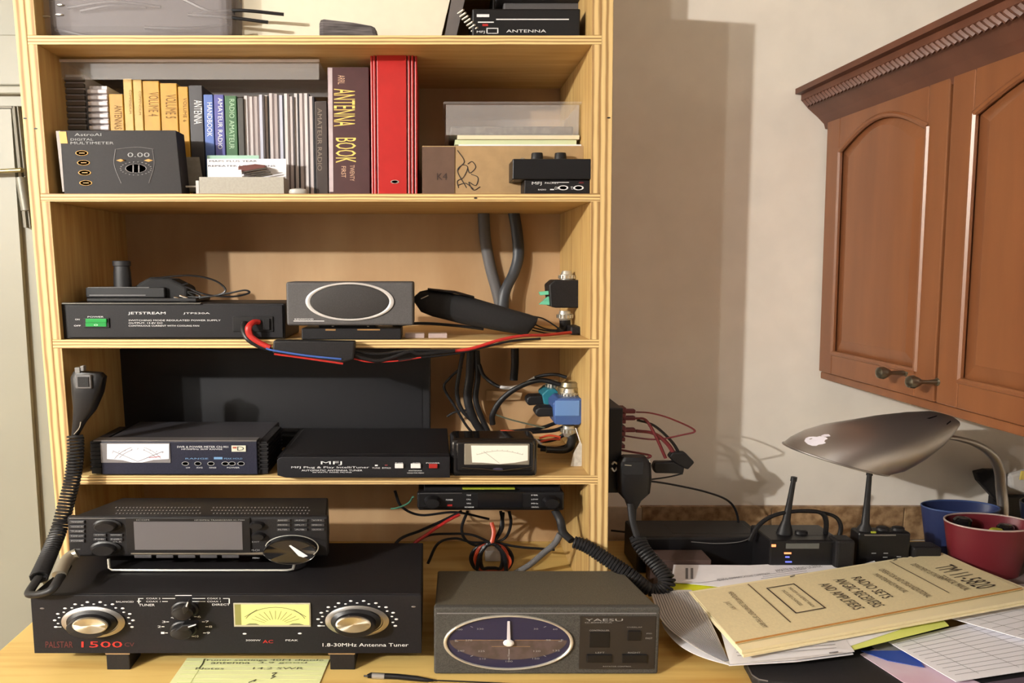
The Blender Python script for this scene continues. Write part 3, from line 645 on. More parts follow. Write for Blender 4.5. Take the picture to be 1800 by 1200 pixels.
# big grey cables from the notch to behind the pouch
Yq = 1.845
simple('coax_cable', new().tube(cat([P(850,374,Yq),P(853,420,Yq),P(862,470,Yq),P(873,510,Yq),P(884,560,Yq-.004),P(880,578,Yq-.02)],8),.0105,12,1.5), GREYC, 'thick grey cable dropping down the back of the speaker shelf, left of the pair','cable','pair of thick cables on the back panel',smooth=True)
simple('coax_cable', new().tube(cat([P(903,374,Yq-.002),P(909,410,Yq-.002),P(911,450,Yq-.005),P(903,480,Yq-.012),P(887,515,Yq-.026),P(884,560,Yq-.03),P(888,578,Yq-.04)],8),.0105,12,1.5), M('dark_grey_cable',(56,58,62),.45), 'thick dark grey cable dropping down the back of the speaker shelf, right of the pair','cable','pair of thick cables on the back panel',smooth=True)
# lightning arrestor (upper right)
def arrestor(name, lab, x0,y0,x1,y1,Y,mat, top, bot, fingers=None, fmat=None, inner=None):
    c = P((x0+x1)/2,(y0+y1)/2,Y); t = thing(name, lab, 'surge arrestor', c)
    m = new(); b = 8
    m.pxpoly([(x0+3,y1-2),(x0+12,y1),(x1-12,y1),(x1,y1-9),(x1,y0+8),(x1-8,y0),(x0+10,y0),(x0,y0+9)],Y-.035,Y+.035); obj('housing', m, mat, t, bevel=.003)
    if inner: obj('label_plate', new().px(*inner,Y-.037,Y-.034), M('blue_anodised_light',(96,132,188),.4), t, bevel=.002)
    def conn(x,y,up):
        q = P(x,y,Y); s = 1 if up else -1
        m = new().lathe(q,[(.75,-.004*s),(.8,.004*s),(1,.005*s),(1,.014*s),(.8,.015*s),(.6,.024*s)],.019,.014,20); obj('connector', m, SILV, t, smooth=True)
        k = new(); 
        for i in range(14):
            a = 2*math.pi*i/14; v = q+Vector((.0196*math.cos(a),.0146*math.sin(a),.005*s)); k.box(v.x-.0012,v.x+.0012,v.y-.0012,v.y+.0012,min(v.z,v.z+.008*s),max(v.z,v.z+.008*s))
        obj('knurl', k, CHR, t)
    for x,y in top: conn(x,y,True)
    for x,y in bot: conn(x,y,False)
    if fingers:
        f = new(); [f.pxpoly(q, Y-.02, Y-.005) for q in fingers]; obj('fin', f, fmat, t, bevel=.001)
    return t
arrestor('surge_arrestor','black surge arrestor with mint green fins on the right side panel, speaker shelf',965,492,1031,541,1.66,BLK,[(996,493)],[(993,549)],
  [[(950,519),(970,517),(966,511),(948,513)],[(955,528),(975,531),(976,524),(966,520)],[(948,535),(966,536),(970,529),(955,529)]],M('mint_plastic',(110,196,160),.4))
m = new().tube(cat([P(993,562,1.66),P(993,575,1.66),P(985,584,1.65)],6),.0105,10).tube([P(1019,541,1.70),P(1016,578,1.70)],.006,8)
simple('arrestor_lead', m, BLK2, 'short thick black lead hanging below the black arrestor', 'cable', smooth=True)
simple('junction_block', new().px(1003,574,1027,592,1.6,1.66,zb=S2+.0004), BLK, 'small black block on the shelf under the black arrestor', 'block', bevel=.004)
m = new()
for pts in ([(938,556),(955,560),(975,572),(988,582)],[(930,565),(960,578),(990,580)],[(925,572),(955,580),(985,583)],[(935,580),(965,586),(992,583)]):
    m.tube(cat([P(x_,y_,1.6) for x_,y_ in pts],8),.0018,6)
simple('thin_leads', m, BLK2, 'thin black leads between the slanting pouch and the small black block', 'cable', smooth=True)
# fuse lead hanging over the shelf edge
Yf = 1.478
t = thing('power_lead','red and black power lead with a black fuse box hanging over the shelf edge','cable',P(550,620,Yf))
m = new().tube(cat([P(455,566,Yp-.008),P(446,566,1.495),P(437,575,Yf),P(440,590,Yf),P(456,602,Yf),P(475,611,Yf)],8),.0058,10); obj('red_wire', m, RED, t, smooth=True)
m = new().tube(cat([P(430,566,Yp-.008),P(428,580,1.49),P(436,596,Yf+.002),P(455,608,Yf+.002),P(476,614,Yf+.002)],8),.005,10); obj('black_wire', m, BLK2, t, smooth=True)
m = new().pxpoly([(478,621),(595,640),(622,632),(624,600),(480,598)],Yf-.016,Yf+.012); obj('fuse_box', m, BLK, t, bevel=.004)
m = new().tube(cat([P(468,612,Yf-.018),P(482,616,Yf-.02),P(540,625,Yf-.02),P(600,631,Yf-.018)],6),.0022,6); obj('blue_wire', m, M('blue_wire_rubber',(58,90,160),.4), t, smooth=True)
m = new().tube(cat([P(482,622,Yf-.018),P(540,630,Yf-.019),P(603,639,Yf-.018)],6),.0022,6).tube(cat([P(620,630,Yf),P(650,636,Yf),P(700,634,Yf),P(740,628,Yf)],6),.0016,6); obj('thin_red_wire', m, RED, t, smooth=True)
m = new().tube(cat([P(615,622,Yf),P(660,634,Yf),P(690,628,Yf),P(720,618,Yf),P(740,622,Yf),P(800,616,Yf)],8),.0042,8).tube(cat([P(600,612,Yf+.006),P(660,622,Yf+.006),P(720,616,Yf+.004),P(795,616,Yf)],8),.003,8); obj('black_tail', m, BLK2, t, smooth=True)
simple('red_lead', new().tube(cat([P(795,617,Yf+.004),P(830,612,1.482),P(880,597,1.488),P(920,590,1.50),P(960,588.5,1.53),P(1003,584,1.58)],8),.0036,8), RED, 'bright red wire lying along the shelf edge under the slanting pouch','cable', smooth=True)
simple('black_lead', new().tube(cat([P(700,633,Yf),P(800,621,Yf+.004),P(850,610,1.485),P(900,599,1.49),P(950,595,1.497)],8),.0026,8), BLK2, 'black wire running just below the bright red wire at the shelf edge','cable', smooth=True)
# ============================================================ METER SHELF
t = thing('flat_monitor','large flat black screen standing at the back of the meter shelf','monitor',(P(485,760,1.78).x,1.8,S3+.0004))
m = new().px(213,612,757,770,1.775,1.80,zb=S3+.022); obj('housing', m, M('monitor_black',(18,17,22),.55,var=.3,scale=(200,200,200)), t, bevel=.004)
obj('screen', new().px(228,619,742,752,1.7735,1.776), M('dark_screen',(13,12,17),.5), t)
obj('foot', new().px(420,765,560,800,1.74,1.84,zb=S3+.0004).px(465,745,510,772,1.79,1.83,zb=S3+.003), BLK2, t, bevel=.003)
# SWR meter
Yw = 1.502; z0 = S3+.0004
t = thing('swr_meter','black power meter with a wide white cross-needle dial, left end of the meter shelf','meter',(P(320,830,Yw).x,Yw+.07,z0))
xa, xb = P(180,800,Yw).x, P(457,800,Yw).x; za, zb_ = z0+.004, zat(776,Yw)
m = new(); m.box(xa,xb,Yw,Yw+.20,za,zb_); obj('case', m, M('charcoal_metal',(54,53,58),.5,var=.25,scale=(300,300,300)), t, bevel=.003)
Yt = Yw-.006; obj('front_panel', new().px(178,776,452,831,Yt,Yw,zb=za), NAVYP, t, bevel=.0015)
for a,b in ((160,177),(453,470)):
    m = new()
    m.px(a,776,b,832,Yw+.004,Yw+.15,zb=z0+.003)
    for k in range(7): m.px(a-1.5,780+k*7,b+1.5,783+k*7,Yw,Yw+.15)
    obj('heat_sink', m, BLK, t)
m = new(); m.px(164,773.5,451,775.6,Yt-.001,Yw+.02); obj('silver_trim', m, M('dull_silver',(140,136,136),.35,metal=.7), t)
obj('foot', new().px(180,830,200,836,Yw+.01,Yw+.03,zb=z0).px(440,830,460,836,Yw+.01,Yw+.03,zb=z0), RUB, t)
Yt -= .0008
w_ = obj('meter_window', new().px(177,778.5,299,813,Yt-.001,Yt+.001), M('window_grey',(120,116,116),.4), t)
obj('dial_face', new().pxpoly([(188,806.5),(215,808.5),(232,812.5),(250,812.5),(270,808),(297,806.5),(297,780),(188,780)],Yt-.002,Yt-.0012), M('dial_white',(232,230,238),.5), t)
m = new()
for k in range(15):
    a = math.radians(205-k*9); 
for (cx_,cy_,r1,r2,a0,a1,nn) in ((262,822,66,28,118,172,14),(222,822,66,28,8,62,14),(262,822,60,25,120,172,10),(222,822,60,25,8,60,10)):
    pts = [P(cx_+r1*math.cos(math.radians(a0+(a1-a0)*k/nn)), cy_-r2*1.45*math.sin(math.radians(a0+(a1-a0)*k/nn)), Yt-.0026) for k in range(nn+1)]
    pts = [p for p in pts if zat(806,Yt) < p.z < zat(781,Yt)]
    if len(pts) > 2: m.tube(pts,.0004,4)
for k in range(9): m.tube([P(197+k*11,790+abs(4-k)*1.6,Yt-.0026),P(199+k*11,787+abs(4-k)*1.6,Yt-.0026)],.0004,4)
m.tube([P(242,811,Yt-.0026),P(198,792,Yt-.0026)],.0005,4).tube([P(242,811,Yt-.0026),P(286,793,Yt-.0026)],.0005,4)
obj('dial_marks', m, INKG, t)
obj('red_scale', new().tube([P(262,804,Yt-.0026),P(282,802,Yt-.0026)],.0006,4), RED, t)
m = new().pt('SWR & POWER METER CN-901',311,783.5,401,786.8,Yt).pt('HF/50MHz 3kW RANGE',319,788,391,790.4,Yt); m.pt('LOW',327,820.5,334,822.8,Yt).pt('AVG',345,820.5,356,822.8,Yt).pt('RANGE',368,820.5,380,822.8,Yt).pt('POWER',399,820.5,421,822.8,Yt); obj('lettering', m, WHT, t)
m = new().pr(376,803,391,807,Yt).pt('RANGE',326,804.5,366,807,Yt).pt('PEAK HOLD',394,804.5,426,807,Yt); obj('blue_lettering', m, M('blue_print',(110,150,190),.5), t)
m = new()
for x_ in (326,348,371,396,408,424): m.ring(x_,814.5,6.5,3.6,Yt+.0004,.22,.0012,20)
obj('button_ring', m, GPR, t)
lg = obj('brand_plate', new().px(407,783,432,793.5,Yt-.0015,Yt), M('plate_cream',(206,206,186),.4), t)
obj('brand_mark', new().pt('D',417,784.6,429,791.6,Yt-.0018), INK, t); obj('brand_stripe', new().pr(409,785,416,788,Yt-.0018), M('brick_print',(160,80,60),.5), t)
# MFJ tuner
Yj = 1.478
t = thing('automatic_tuner','low wide black antenna tuner with white letters in the middle of the meter shelf','antenna tuner',(P(640,838,Yj).x,Yj+.12,z0))
xa, xb = P(487,820,Yj).x, P(791,820,Yj).x; zf0 = z0+.003; zf1 = zat(803,Yj)
m = new(); c_ = .012
m.hexa([(xa,Yj+.022,zf0),(xb,Yj+.022,zf0),(xb,Yj+.27,zf0),(xa,Yj+.27,zf0),(xa,Yj+.006,zf1-.002),(xb,Yj+.006,zf1-.002),(xb,Yj+.27,zf1-.002),(xa,Yj+.27,zf1-.002)])
m.v[0].y=m.v[1].y=Yj+.024
obj('chassis', m, BLK, t)
m = new(); pr_ = [(xa,zf0+.004),(xa+.02,zf0-.001),(xb,zf0-.001),(xb,zf1-.006),(xb,zf1),(xa+.012,zf1),(xa+.004,zf1-.003),(xa,zf1-.008)]
m.prismY(pr_, Yj+.0245, Yj+.272); obj('cover', m, BLK, t, bevel=.0025)
obj('front_panel', new().prismY(pr_, Yj, Yj+.024), PANEL, t, bevel=.0015)
Yt = Yj-.0008
m = new().pt('MFJ',564,810.5,601,817.5,Yt).pt('MFJ Plug & Play IntelliTuner',512,819.5,649,823.6,Yt).pt('AUTOMATIC ANTENNA TUNER',530,825,637,828,Yt).pt('300 WATTS  MODEL MFJ-993B',549,829,618,831.4,Yt).pr(659,816.5,664,819,Yt).pt('TUNE',654,821,668,823.4,Yt).pt('BYPASS',672,821,687,823.4,Yt).pt('POWER',749,812.6,773,814.6,Yt).pt('AUTO',725,812.6,738,814.4,Yt).pt('TUNE',694,812.6,708,814.4,Yt).pt('ANTENNA',718,826,742,828,Yt).pt('HOLD FOR MENU',716,830,745,832,Yt)
obj('lettering', m, WHT, t)
m = new().px(694,815,709,823,Yt-.004,Yt).px(722,815,739.5,823,Yt-.004,Yt); obj('white_button', m, M('button_white',(226,222,220),.4), t, bevel=.001)
obj('red_button', new().px(754,815.5,769,823,Yt-.004,Yt), M('button_red',(150,34,30),.4), t, bevel=.001)
obj('red_lamp', new().knob(679,817.5,3,1.4,Yt,[(1,0),(.5,.001)],10), DRED, t)
obj('foot', new().px(505,837,522,842,Yj+.05,Yj+.07,zb=z0).px(765,837,782,842,Yj+.05,Yj+.07,zb=z0).px(505,837,522,842,Yj+.2,Yj+.22,zb=z0), RUB, t)
# small analogue meter
Yv = 1.486
t = thing('analogue_meter','small glossy black panel meter with a blank cream dial, right of the low tuner','meter',(P(868,833,Yv).x,Yv+.04,z0))
GLB = M('gloss_black',(22,21,22),.12,coat=.6)
m = new().px(792,772,946,836,Yv,Yv+.09,zb=z0); obj('case', m, GLB, t, bevel=.012, seg=4)
obj('bezel', new().px(801,776,940,831,Yv-.006,Yv+.01), GLB, t, bevel=.009, seg=4)
Yt = Yv-.0066; obj('window_frame', new().px(816,780,931,817,Yt-.001,Yt+.003), M('frame_grey',(126,118,104),.4), t, bevel=.002)
obj('dial_face', new().pxpoly([(830,812.5),(850,813),(878,815.5),(905,813),(928,809),(928,783),(828,783)],Yt-.0022,Yt-.001), M('dial_cream',(238,234,222),.45), t)
m = new(); pts = [P(838+k*9,799-7*math.sin(math.pi*k/9),Yt-.0027) for k in range(10)]; m.tube(pts,.0004,4)
for k in range(10): m.tube([pts[k],pts[k]+Vector((0,0,.003))],.0003,4)
m.tube([P(878,814,Yt-.0027),P(850,793,Yt-.0027)],.0004,4); obj('dial_marks', m, M('faint_dial',(176,172,160),.6), t)
obj('zero_screw', new().knob(875,825,9,3,Yt,[(1,0),(1,.0012),(.6,.002)],20), M('violet_black',(52,48,66),.3), t, smooth=True)
obj('lens_lip', new().tube(cat([P(812,822,Yt),P(850,824,Yt-.002),P(878,827,Yt-.003),P(905,824,Yt-.002),P(935,820,Yt)],6),.0016,8), GLB, t, smooth=True)
# cables behind
Yc_ = 1.80
cabs = [([(814,618),(808,650),(803,690),(812,720),(835,745),(850,765)],.0046,'slim black cable at the left of the bundle behind the small meter'),
 ([(812,645),(790,665),(781,682),(800,715),(820,748),(838,768)],.003,'thin black cable with a sharp leftward kink behind the small meter'),
 ([(828,616),(826,660),(822,700),(832,735),(852,768)],.0095,'thickest black cable of the bundle behind the small meter'),
 ([(838,616),(840,660),(836,700),(845,730),(862,768)],.0062,'black cable hard against the thickest one in the bundle'),
 ([(905,612),(905,640),(903,668)],.0085,'thick grey-black cable stub coming down from the shelf above'),
 ([(786,732),(800,724),(822,722),(840,740),(856,768)],.0028,'thin black cable arching over the pale patch behind the small meter')]
for pts,r_,lb in cabs: simple('cable', new().tube(cat([P(x_,y_,Yc_) for x_,y_ in pts],8),r_,10,1.3), RUB, lb, 'cable', 'black cables behind the small meter', smooth=True)
t = thing('jumper_cable','black jumper cable with two white bands looping to the teal arrestor','cable',P(880,682,1.76))
pts = cat([P(842,640,1.79),P(852,662,1.78),P(880,680,1.76),P(915,678,1.74),P(945,662,1.72),P(975,658,1.70),P(996,663,1.69)],8)
obj('sheath', new().tube(pts,.0042,10,1.3), RUB, t, smooth=True)
b_ = new().tube(pts[16:24],.0046,10,1.3).tube(pts[27:32],.0046,10,1.3); obj('white_band', b_, M('white_sleeve',(206,204,204),.5), t, smooth=True)
simple('jumper_cable', new().tube(cat([P(866,745,1.76),P(866,728,1.75),P(882,702,1.74),P(912,680,1.73),P(950,668,1.71),P(985,676,1.70)],8),.0062,10,1.3), RUB, 'black cable curving up from the bundle to the silver plug of the blue arrestor', 'cable', smooth=True)
simple('ground_wire', new().tube(cat([P(870,728,1.75),P(900,738,1.73),P(958,752,1.68)],6),.0022,6), M('olive_wire',(72,76,62),.5), 'thin olive green wire crossing behind the blue arrestor', 'cable', smooth=True)
m = new()
for i,pts in enumerate(([(870,760),(910,757),(950,752),(980,742)],[(880,768),(930,760),(975,756),(1000,745)],[(900,768),(950,775),(980,770),(1002,755)],[(940,782),(970,788),(998,782),(1004,765)],[(950,790),(985,792),(1004,780)])):
    m.tube(cat([P(x_,y_,1.70-i*.012) for x_,y_ in pts],8),.0045,8)
simple('cable_tangle', m, BLK2, 'tangle of black leads between the small meter and the right side panel', 'cable', smooth=True)
m = new()
for i,pts in enumerate(([(880,766),(905,763),(925,764)],[(948,770),(965,765),(985,768)],[(950,776),(968,772),(985,772)],[(880,757),(900,758),(915,762)])):
    m.tube(cat([P(x_,y_,1.64-i*.006) for x_,y_ in pts],8),.0026,8)
simple('red_leads', m, M('orange_red_wire',(196,72,42),.4), 'short orange-red wires showing in the black tangle right of the small meter', 'cable', smooth=True)
obj('tie', new().tube([P(940,772,1.63),P(952,780,1.63)],.003,8), M('white_sleeve'), None, label='small white cable sleeve at the right edge of the small meter', cat_='sleeve')
TEAL = M('teal_anodised',(40,118,136),.4); BLUE = M('blue_anodised',(58,86,142),.4)
t = arrestor('surge_arrestor','teal surge arrestor behind the blue one, right side of the meter shelf',953,684,985,712,1.74,TEAL,[(972,683)],[])
obj('dark_plug', new().pxpoly([(925,708),(930,713),(960,711),(960,695),(932,696),(926,700)],1.71,1.75), RUB, t, bevel=.004)
t = arrestor('surge_arrestor','bright blue surge arrestor in front of the teal one, right side of the meter shelf',972,700,1030,747,1.62,BLUE,[(1000,700)],[(1000,750)],inner=(976,704,1019,731))
obj('dark_plug', new().pxpoly([(940,727),(946,733),(975,732),(975,716),(948,716),(942,720)],1.60,1.64), RUB, t, bevel=.004)
m = new().lathe(P(1003,683,1.64),[(.9,-.018),(1,-.012),(1,.004),(.8,.006),(.7,.016)],.032,.02,24); obj('large_coupling', m, M('aged_nickel',(150,138,110),.35,metal=.8), t, smooth=True)
m = new().tube(cat([P(1004,763,1.62),P(1005,775,1.61),P(995,790,1.6),P(960,790,1.6)],8),.0085,10); obj('lead', m, BLK2, t, smooth=True)
m = new(); m.pxpoly([(1002,824),(1013,835),(1033,799),(1020,775),(1008,797)],1.575,1.577)
t = simple('paper_tag', m, M('tag_paper',(208,204,196),.7,var=.2,scale=(120,120,120)), 'white folded paper tag hanging beside the right side panel', 'tag')
obj('string', new().tube(cat([P(1020,777,1.576),P(1016,765,1.59),P(1012,752,1.6)],6),.0008,5), PAPW, t)
# monitor-shelf stand-alone pale card
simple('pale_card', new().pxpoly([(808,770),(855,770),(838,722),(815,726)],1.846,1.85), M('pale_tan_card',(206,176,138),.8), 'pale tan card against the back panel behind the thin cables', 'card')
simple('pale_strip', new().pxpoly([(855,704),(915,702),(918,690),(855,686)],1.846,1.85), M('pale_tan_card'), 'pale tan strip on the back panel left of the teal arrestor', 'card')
# hand mic on the left
Yh = 1.47
t = thing('hand_microphone','black hand microphone hanging on the left side panel above its coiled cord','microphone',P(155,700,Yh))
loft('body',[pair((131,652),(180,655),Yh,.012),pair((127,662),(186,662),Yh,.017),pair((129,690),(181,690),Yh,.018),pair((131,715),(168,720),Yh,.015),pair((130,740),(150,742),Yh,.012),pair((127,764),(137,766),Yh,.008)],BLK2,t,sq=.55)
obj('talk_button', new().px(132,659,160,683,Yh-.022,Yh-.012), GREYC, t, bevel=.002); obj('button_face', new().px(136,662,156,680,Yh-.0235,Yh-.02), BLK, t, bevel=.001)
obj('side_key', new().px(131,646,140,656,Yh-.014,Yh).px(141,643,147,652,Yh-.012,Yh), M('grey_key',(120,118,116),.4), t, bevel=.001)
obj('silver_edge', new().tube(cat([P(142,741,Yh-.012),P(139,752,Yh-.01),P(130,763,Yh-.008)],6),.001,5), SILV, t)
pth = [P(133,765,Yh-.002),P(133,800,Yh-.006),P(128,840,Yh-.01),P(118,880,1.45),P(104,930,1.43),P(86,975,1.37),P(68,1015,1.28)]
t = thing('coiled_cord','black coiled cord running down the left edge to the big radio','cord',P(100,900,1.44))
obj('coil', new().tube(coil(pth,.0105,52,9),.0028,5,1), RUB, t, smooth=True)
m = new().tube(cat([P(68,1015,1.28),P(52,1040,1.245),P(58,1045,1.222),P(88,1038,1.215),P(105,1015,1.24),P(118,995,1.29)],8),.0065,10,1.5); obj('straight_end', m, RUB, t, smooth=True)
m = new().tube(cat([P(104,1010,1.245),P(112,992,1.27),P(124,978,1.295),P(136,972,1.30)],8),.010,12,1.4,rs=None); obj('plug', m, M('dull_chrome',(160,154,140),.35,metal=.7), t, smooth=True)
# ============================================================ BIG TUNER + RADIO ON DESK
Yn = 1.245
t = thing('large_antenna_tuner','large black antenna tuner with two silver dials at the front left of the desk','antenna tuner',(P(400,1145,Yn).x,Yn+.1,DESK))
xa, xb = P(60,1095,Yn).x, P(741,1095,Yn).x; zb0, zb1 = zat(1145,Yn), zat(1043,Yn)
TD = .242
obj('case', new().box(xa,xb,Yn,Yn+TD,zb0,zb1), BLK, t, bevel=.002)
obj('front_panel', new().box(xa,xb,Yn-.006,Yn-.0002,zb0,zb1), PANEL, t, bevel=.001)
for a,b in ((187,228),(580,624)):
    for yy in (Yn-.002, Yn+TD-.06): obj('foot', new().px(a,1147,b,1178,yy,yy+.05,zb=DESK+.0002), BLK, t, bevel=.0015)
obj('foot_cap', new().px(185,1146,228,1150,Yn-.0035,Yn-.0025).px(577,1146,624,1150,Yn-.0035,Yn-.0025), M('brass_tan',(150,120,84),.4), t)  # tan bars across the tops of the front feet
Yt = Yn-.0068
m = new().pt('PALSTAR',80,1127,128,1138,Yt); m2_ = MB(); m2_.pt('CV',219,1129,236,1136,Yt); obj('dark_red_lettering', m2_, M('dim_red_print', (96,34,34), .5), t)
obj('dark_red_lettering', m, M('dim_red_print',(96,34,34),.5), t)
obj('red_lettering', new().pt('1500',143,1127,215,1137.5,Yt), M('red_print',(190,40,34),.5), t)
m = new().pt('BALANCED',204,1056,235,1058.6,Yt).pt('TUNER',244,1061,272,1065,Yt).pt('DIRECT',373,1060.5,404,1064,Yt).pr(241,1055.8,248,1057,Yt)
for y_,a,b,s_ in ((1051.5,245,308,'COAX 2'),(1056.8,250,295,'COAX 1')):
    m.pt(s_,257,y_-1.3,282,y_+1.3,Yt); m.pr(285,y_-.5,b,y_+.5,Yt); m.pt(s_,364,y_-1.3,388,y_+1.3,Yt); m.pr(338,y_-.5,361,y_+.5,Yt)
m.pr(243,1051,245,1060,Yt).pr(245,1051,252,1052,Yt).pr(402,1051,404,1060,Yt).pr(392,1051,404,1052,Yt)
m.pr(308,1045.5,337,1046.8,Yt); m.pt('1.8-30MHz Antenna Tuner',567,1130,718,1136,Yt).pt('3000W',432,1123.5,458,1126.4,Yt).pt('PEAK',502,1123.5,524,1126.4,Yt).pr(312,1087.6,335,1088.6,Yt)
for x_,y_ in ((430,1113.5),(527,1113)): m.knob(x_,y_,3.5,1.5,Yt+.0006,[(1,0),(.5,.001)],10)
obj('lettering', m, WHT, t)
obj('red_mark', new().pt('AC',462,1124.5,480,1130,Yt), M('red_print'), t)
TURNED = M('spun_aluminium',(214,209,196),.38,metal=1)
_b = TURNED.node_tree.nodes['Principled BSDF']; _b.inputs['Anisotropic'].default_value = .92
_t = TURNED.node_tree.nodes.new('ShaderNodeTangent'); _t.direction_type = 'RADIAL'; _t.axis = 'Y'
TURNED.node_tree.links.new(_t.outputs[0], _b.inputs['Tangent'])
for cx_,cy_ in ((165,1092),(628,1090)):
    k = obj('dial_skirt', new().knob(cx_,cy_,56,27,Yn-.006,[(1,0),(1,.003),(.88,.0055),(.82,.006),(.8,.004),(.1,.004)],56), ALU, t, smooth=True)
    obj('knob', new().knob(cx_-2,cy_+1,44,21.5,Yn-.010,[(1,0),(1,.004),(.82,.008),(.8,.024),(.74,.026),(.2,.026)],48), BLK2, k, smooth=True)
    kc_ = obj('knob_cap', new().knob(cx_-7,cy_+7.5,31,14,Yn-.0372,[(1,-.003),(1,.001),(.93,.0025),(.5,.0015),(.02,.0005)],48), TURNED, k, smooth=True); recenter(kc_, P(cx_-7,cy_+7.5,Yn-.0372))
    m = new()
    for i in range(23):
        a = math.radians(-14+i*208/22); r_ = 69 if i % 2 == 0 else 63; rz = 35.5 if i % 2 == 0 else 31.5
        m.knob(cx_+r_*math.cos(a), cy_-rz*math.sin(a)+1, 3.4 if i % 2 == 0 else 2.6, 1.6 if i % 2 == 0 else 1.2, Yt+.0006, [(1,0),(.6,.0009)], 8)
    obj('dial_numbers', m, WHT, t)
    m = new().pr(cx_-66,cy_+9,cx_-57,cy_+10.2,Yt).pr(cx_-12,cy_+28,cx_-2,cy_+29,Yt); obj('index_mark', m, WHT, t)
def chicken(cx_,cy_,rx_,rz_,ang,lab):
    k = obj('selector_knob', new().knob(cx_,cy_,rx_,rz_,Yn-.006,[(1,0),(1,.004),(.86,.006),(.8,.018),(.7,.02)],32), BLK2, t, smooth=True)
    a = math.radians(ang); d = (math.cos(a),-math.sin(a)*.5); n_ = (-d[1]*.55, d[0]*.28)
    q = [(cx_+d[0]*rx_*1.15,cy_+d[1]*rx_*1.15),(cx_-n_[0]*rx_,cy_-n_[1]*rx_),(cx_-d[0]*rx_*.9,cy_-d[1]*rx_*.9),(cx_+n_[0]*rx_,cy_+n_[1]*rx_)]
    q = [(x_,y_) for x_,y_ in q]
    if sum(q[i][0]*q[(i+1)%4][1]-q[(i+1)%4][0]*q[i][1] for i in range(4)) > 0: q = q[::-1]
    obj('grip', new().pxpoly(q,Yn-.036,Yn-.02), BLK2, k, bevel=.002)
    A = P(cx_+d[0]*rx_*.35,cy_+d[1]*rx_*.35,Yn-.0375); B = P(cx_+d[0]*rx_*1.02,cy_+d[1]*rx_*1.02,Yn-.0375); obj('pointer', new().tube([A,B],.0011,6), WHT, k)
chicken(326,1070,24,15,80,'a'); chicken(324,1104,24,14,33,'b')
m = new()
for x_,y_,s_ in ((286,1112,'1'),(280,1101,'2'),(288,1092.5,'3'),(303,1085,'4'),(366,1112,'9'),(370,1101,'8'),(364,1092.5,'7'),(350,1083.5,'6'),(324,1080,'5'),(346,1118,'10')):
    m.pt(s_,x_-3,y_-1.8,x_+3,y_+1.8,Yt); sgn = 1 if x_ < 324 else -1; m.pr(min(x_+4*sgn,x_+9*sgn),y_-.6,max(x_+4*sgn,x_+9*sgn),y_+.6,Yt)
obj('switch_numbers', m, WHT, t)
w_ = obj('meter_bezel', new().px(410.5,1060,546,1101.5,Yt-.002,Yt+.001), M('meter_frame',(178,172,150),.4), t, bevel=.001)
obj('meter_recess', new().px(413,1062,424,1098,Yt-.0026,Yt-.002), M('olive_recess',(132,130,72),.5), w_)
obj('meter_face', new().px(424,1062.5,543.5,1098,Yt-.0028,Yt-.002), M('dial_yellow',(222,222,138),.5), w_)
m = new(); pts = [P(484+55*math.cos(math.radians(a)),1097-30*math.sin(math.radians(a)),Yt-.0032) for a in range(20,161,10)]
m.tube(pts,.00045,4); pts2 = [P(484+34*math.cos(math.radians(a)),1098-17*math.sin(math.radians(a)),Yt-.0032) for a in range(20,161,20)]
for a in range(25,156,13): m.tube([P(484+20*math.cos(math.radians(a)),1099-11*math.sin(math.radians(a)),Yt-.0032),P(484+46*math.cos(math.radians(a)),1098-25*math.sin(math.radians(a)),Yt-.0032)],.0003,4)
m.tube([P(430,1084,Yt-.0032),P(452,1071,Yt-.0032)],.0004,4).tube([P(516,1071,Yt-.0032),P(538,1084,Yt-.0032)],.0004,4)
m.pxpoly([(432,1098),(456,1098),(450,1095.6),(438,1095.6)],Yt-.0033,Yt-.0028).pxpoly([(508,1098),(534,1098),(526,1095.6),(514,1095.6)],Yt-.0033,Yt-.0028); obj('scale_lines', m, M('olive_ink',(110,112,74),.6), w_)
obj('panel_screw', new().knob(74,1069,4,1.5,Yn-.006,[(1,0),(.6,.001)],12).knob(727,1066,4,1.5,Yn-.006,[(1,0),(.6,.001)],12), M('dull_silver'), t)
# HF radio
Yi = 1.345; zi = zb1+.0004
t = thing('hf_transceiver','black radio transceiver with a grey screen standing on the large tuner','radio',(P(350,1000,Yi).x,Yi+.08,zi))
xa, xb = P(119,945,Yi).x, P(577,945,Yi).x; zr0, zr1 = zat(979,Yi), zat(909,Yi)
m = new(); zd = zr1+.004
m.hexa([(xa+.004,Yi+.004,zr0),(xb-.004,Yi+.004,zr0),(xb-.02,Yi+.145,zi+.02),(xa+.02,Yi+.145,zi+.02),(xa+.004,Yi+.004,zr1-.002),(xb-.004,Yi+.004,zr1-.002),(xb-.022,Yi+.145,zr1-.009),(xa+.05,Yi+.145,zr1-.009)])
obj('case', m, BLK, t, bevel=.003)
m = new()
for r_ in range(3):
    for k in range(56):
        x_ = 205+k*6.1+(3 if r_ % 2 else 0)
        if 352 < x_ < 372: continue
        yy = Yi+.03+r_*.02; p = Vector((P(x_,900,yy).x, yy, 0)); zz_ = zr1-.0015-.007*(yy-Yi)/.14
        m.box(p.x-.0016,p.x+.0016,yy-.002,yy+.002,zz_,zz_+.0012)
obj('vent_slots', m, M('vent_grey',(96,92,92),.5), t)
PB = obj('front_panel', new().px(119,908,577,978,Yi-.012,Yi+.003), BLK, t, bevel=.005, seg=3)
Yt = Yi-.0125
obj('panel_edge', new().tube([P(122,911,Yt),P(345,911,Yt)],.0008,5).tube([P(350,909.6,Yt+.003),P(574,909.6,Yt+.003)],.0006,5), M('dull_silver'), t)
obj('screen_bezel', new().px(222,910,440,974,Yt-.003,Yt+.001), BLK2, t, bevel=.001)
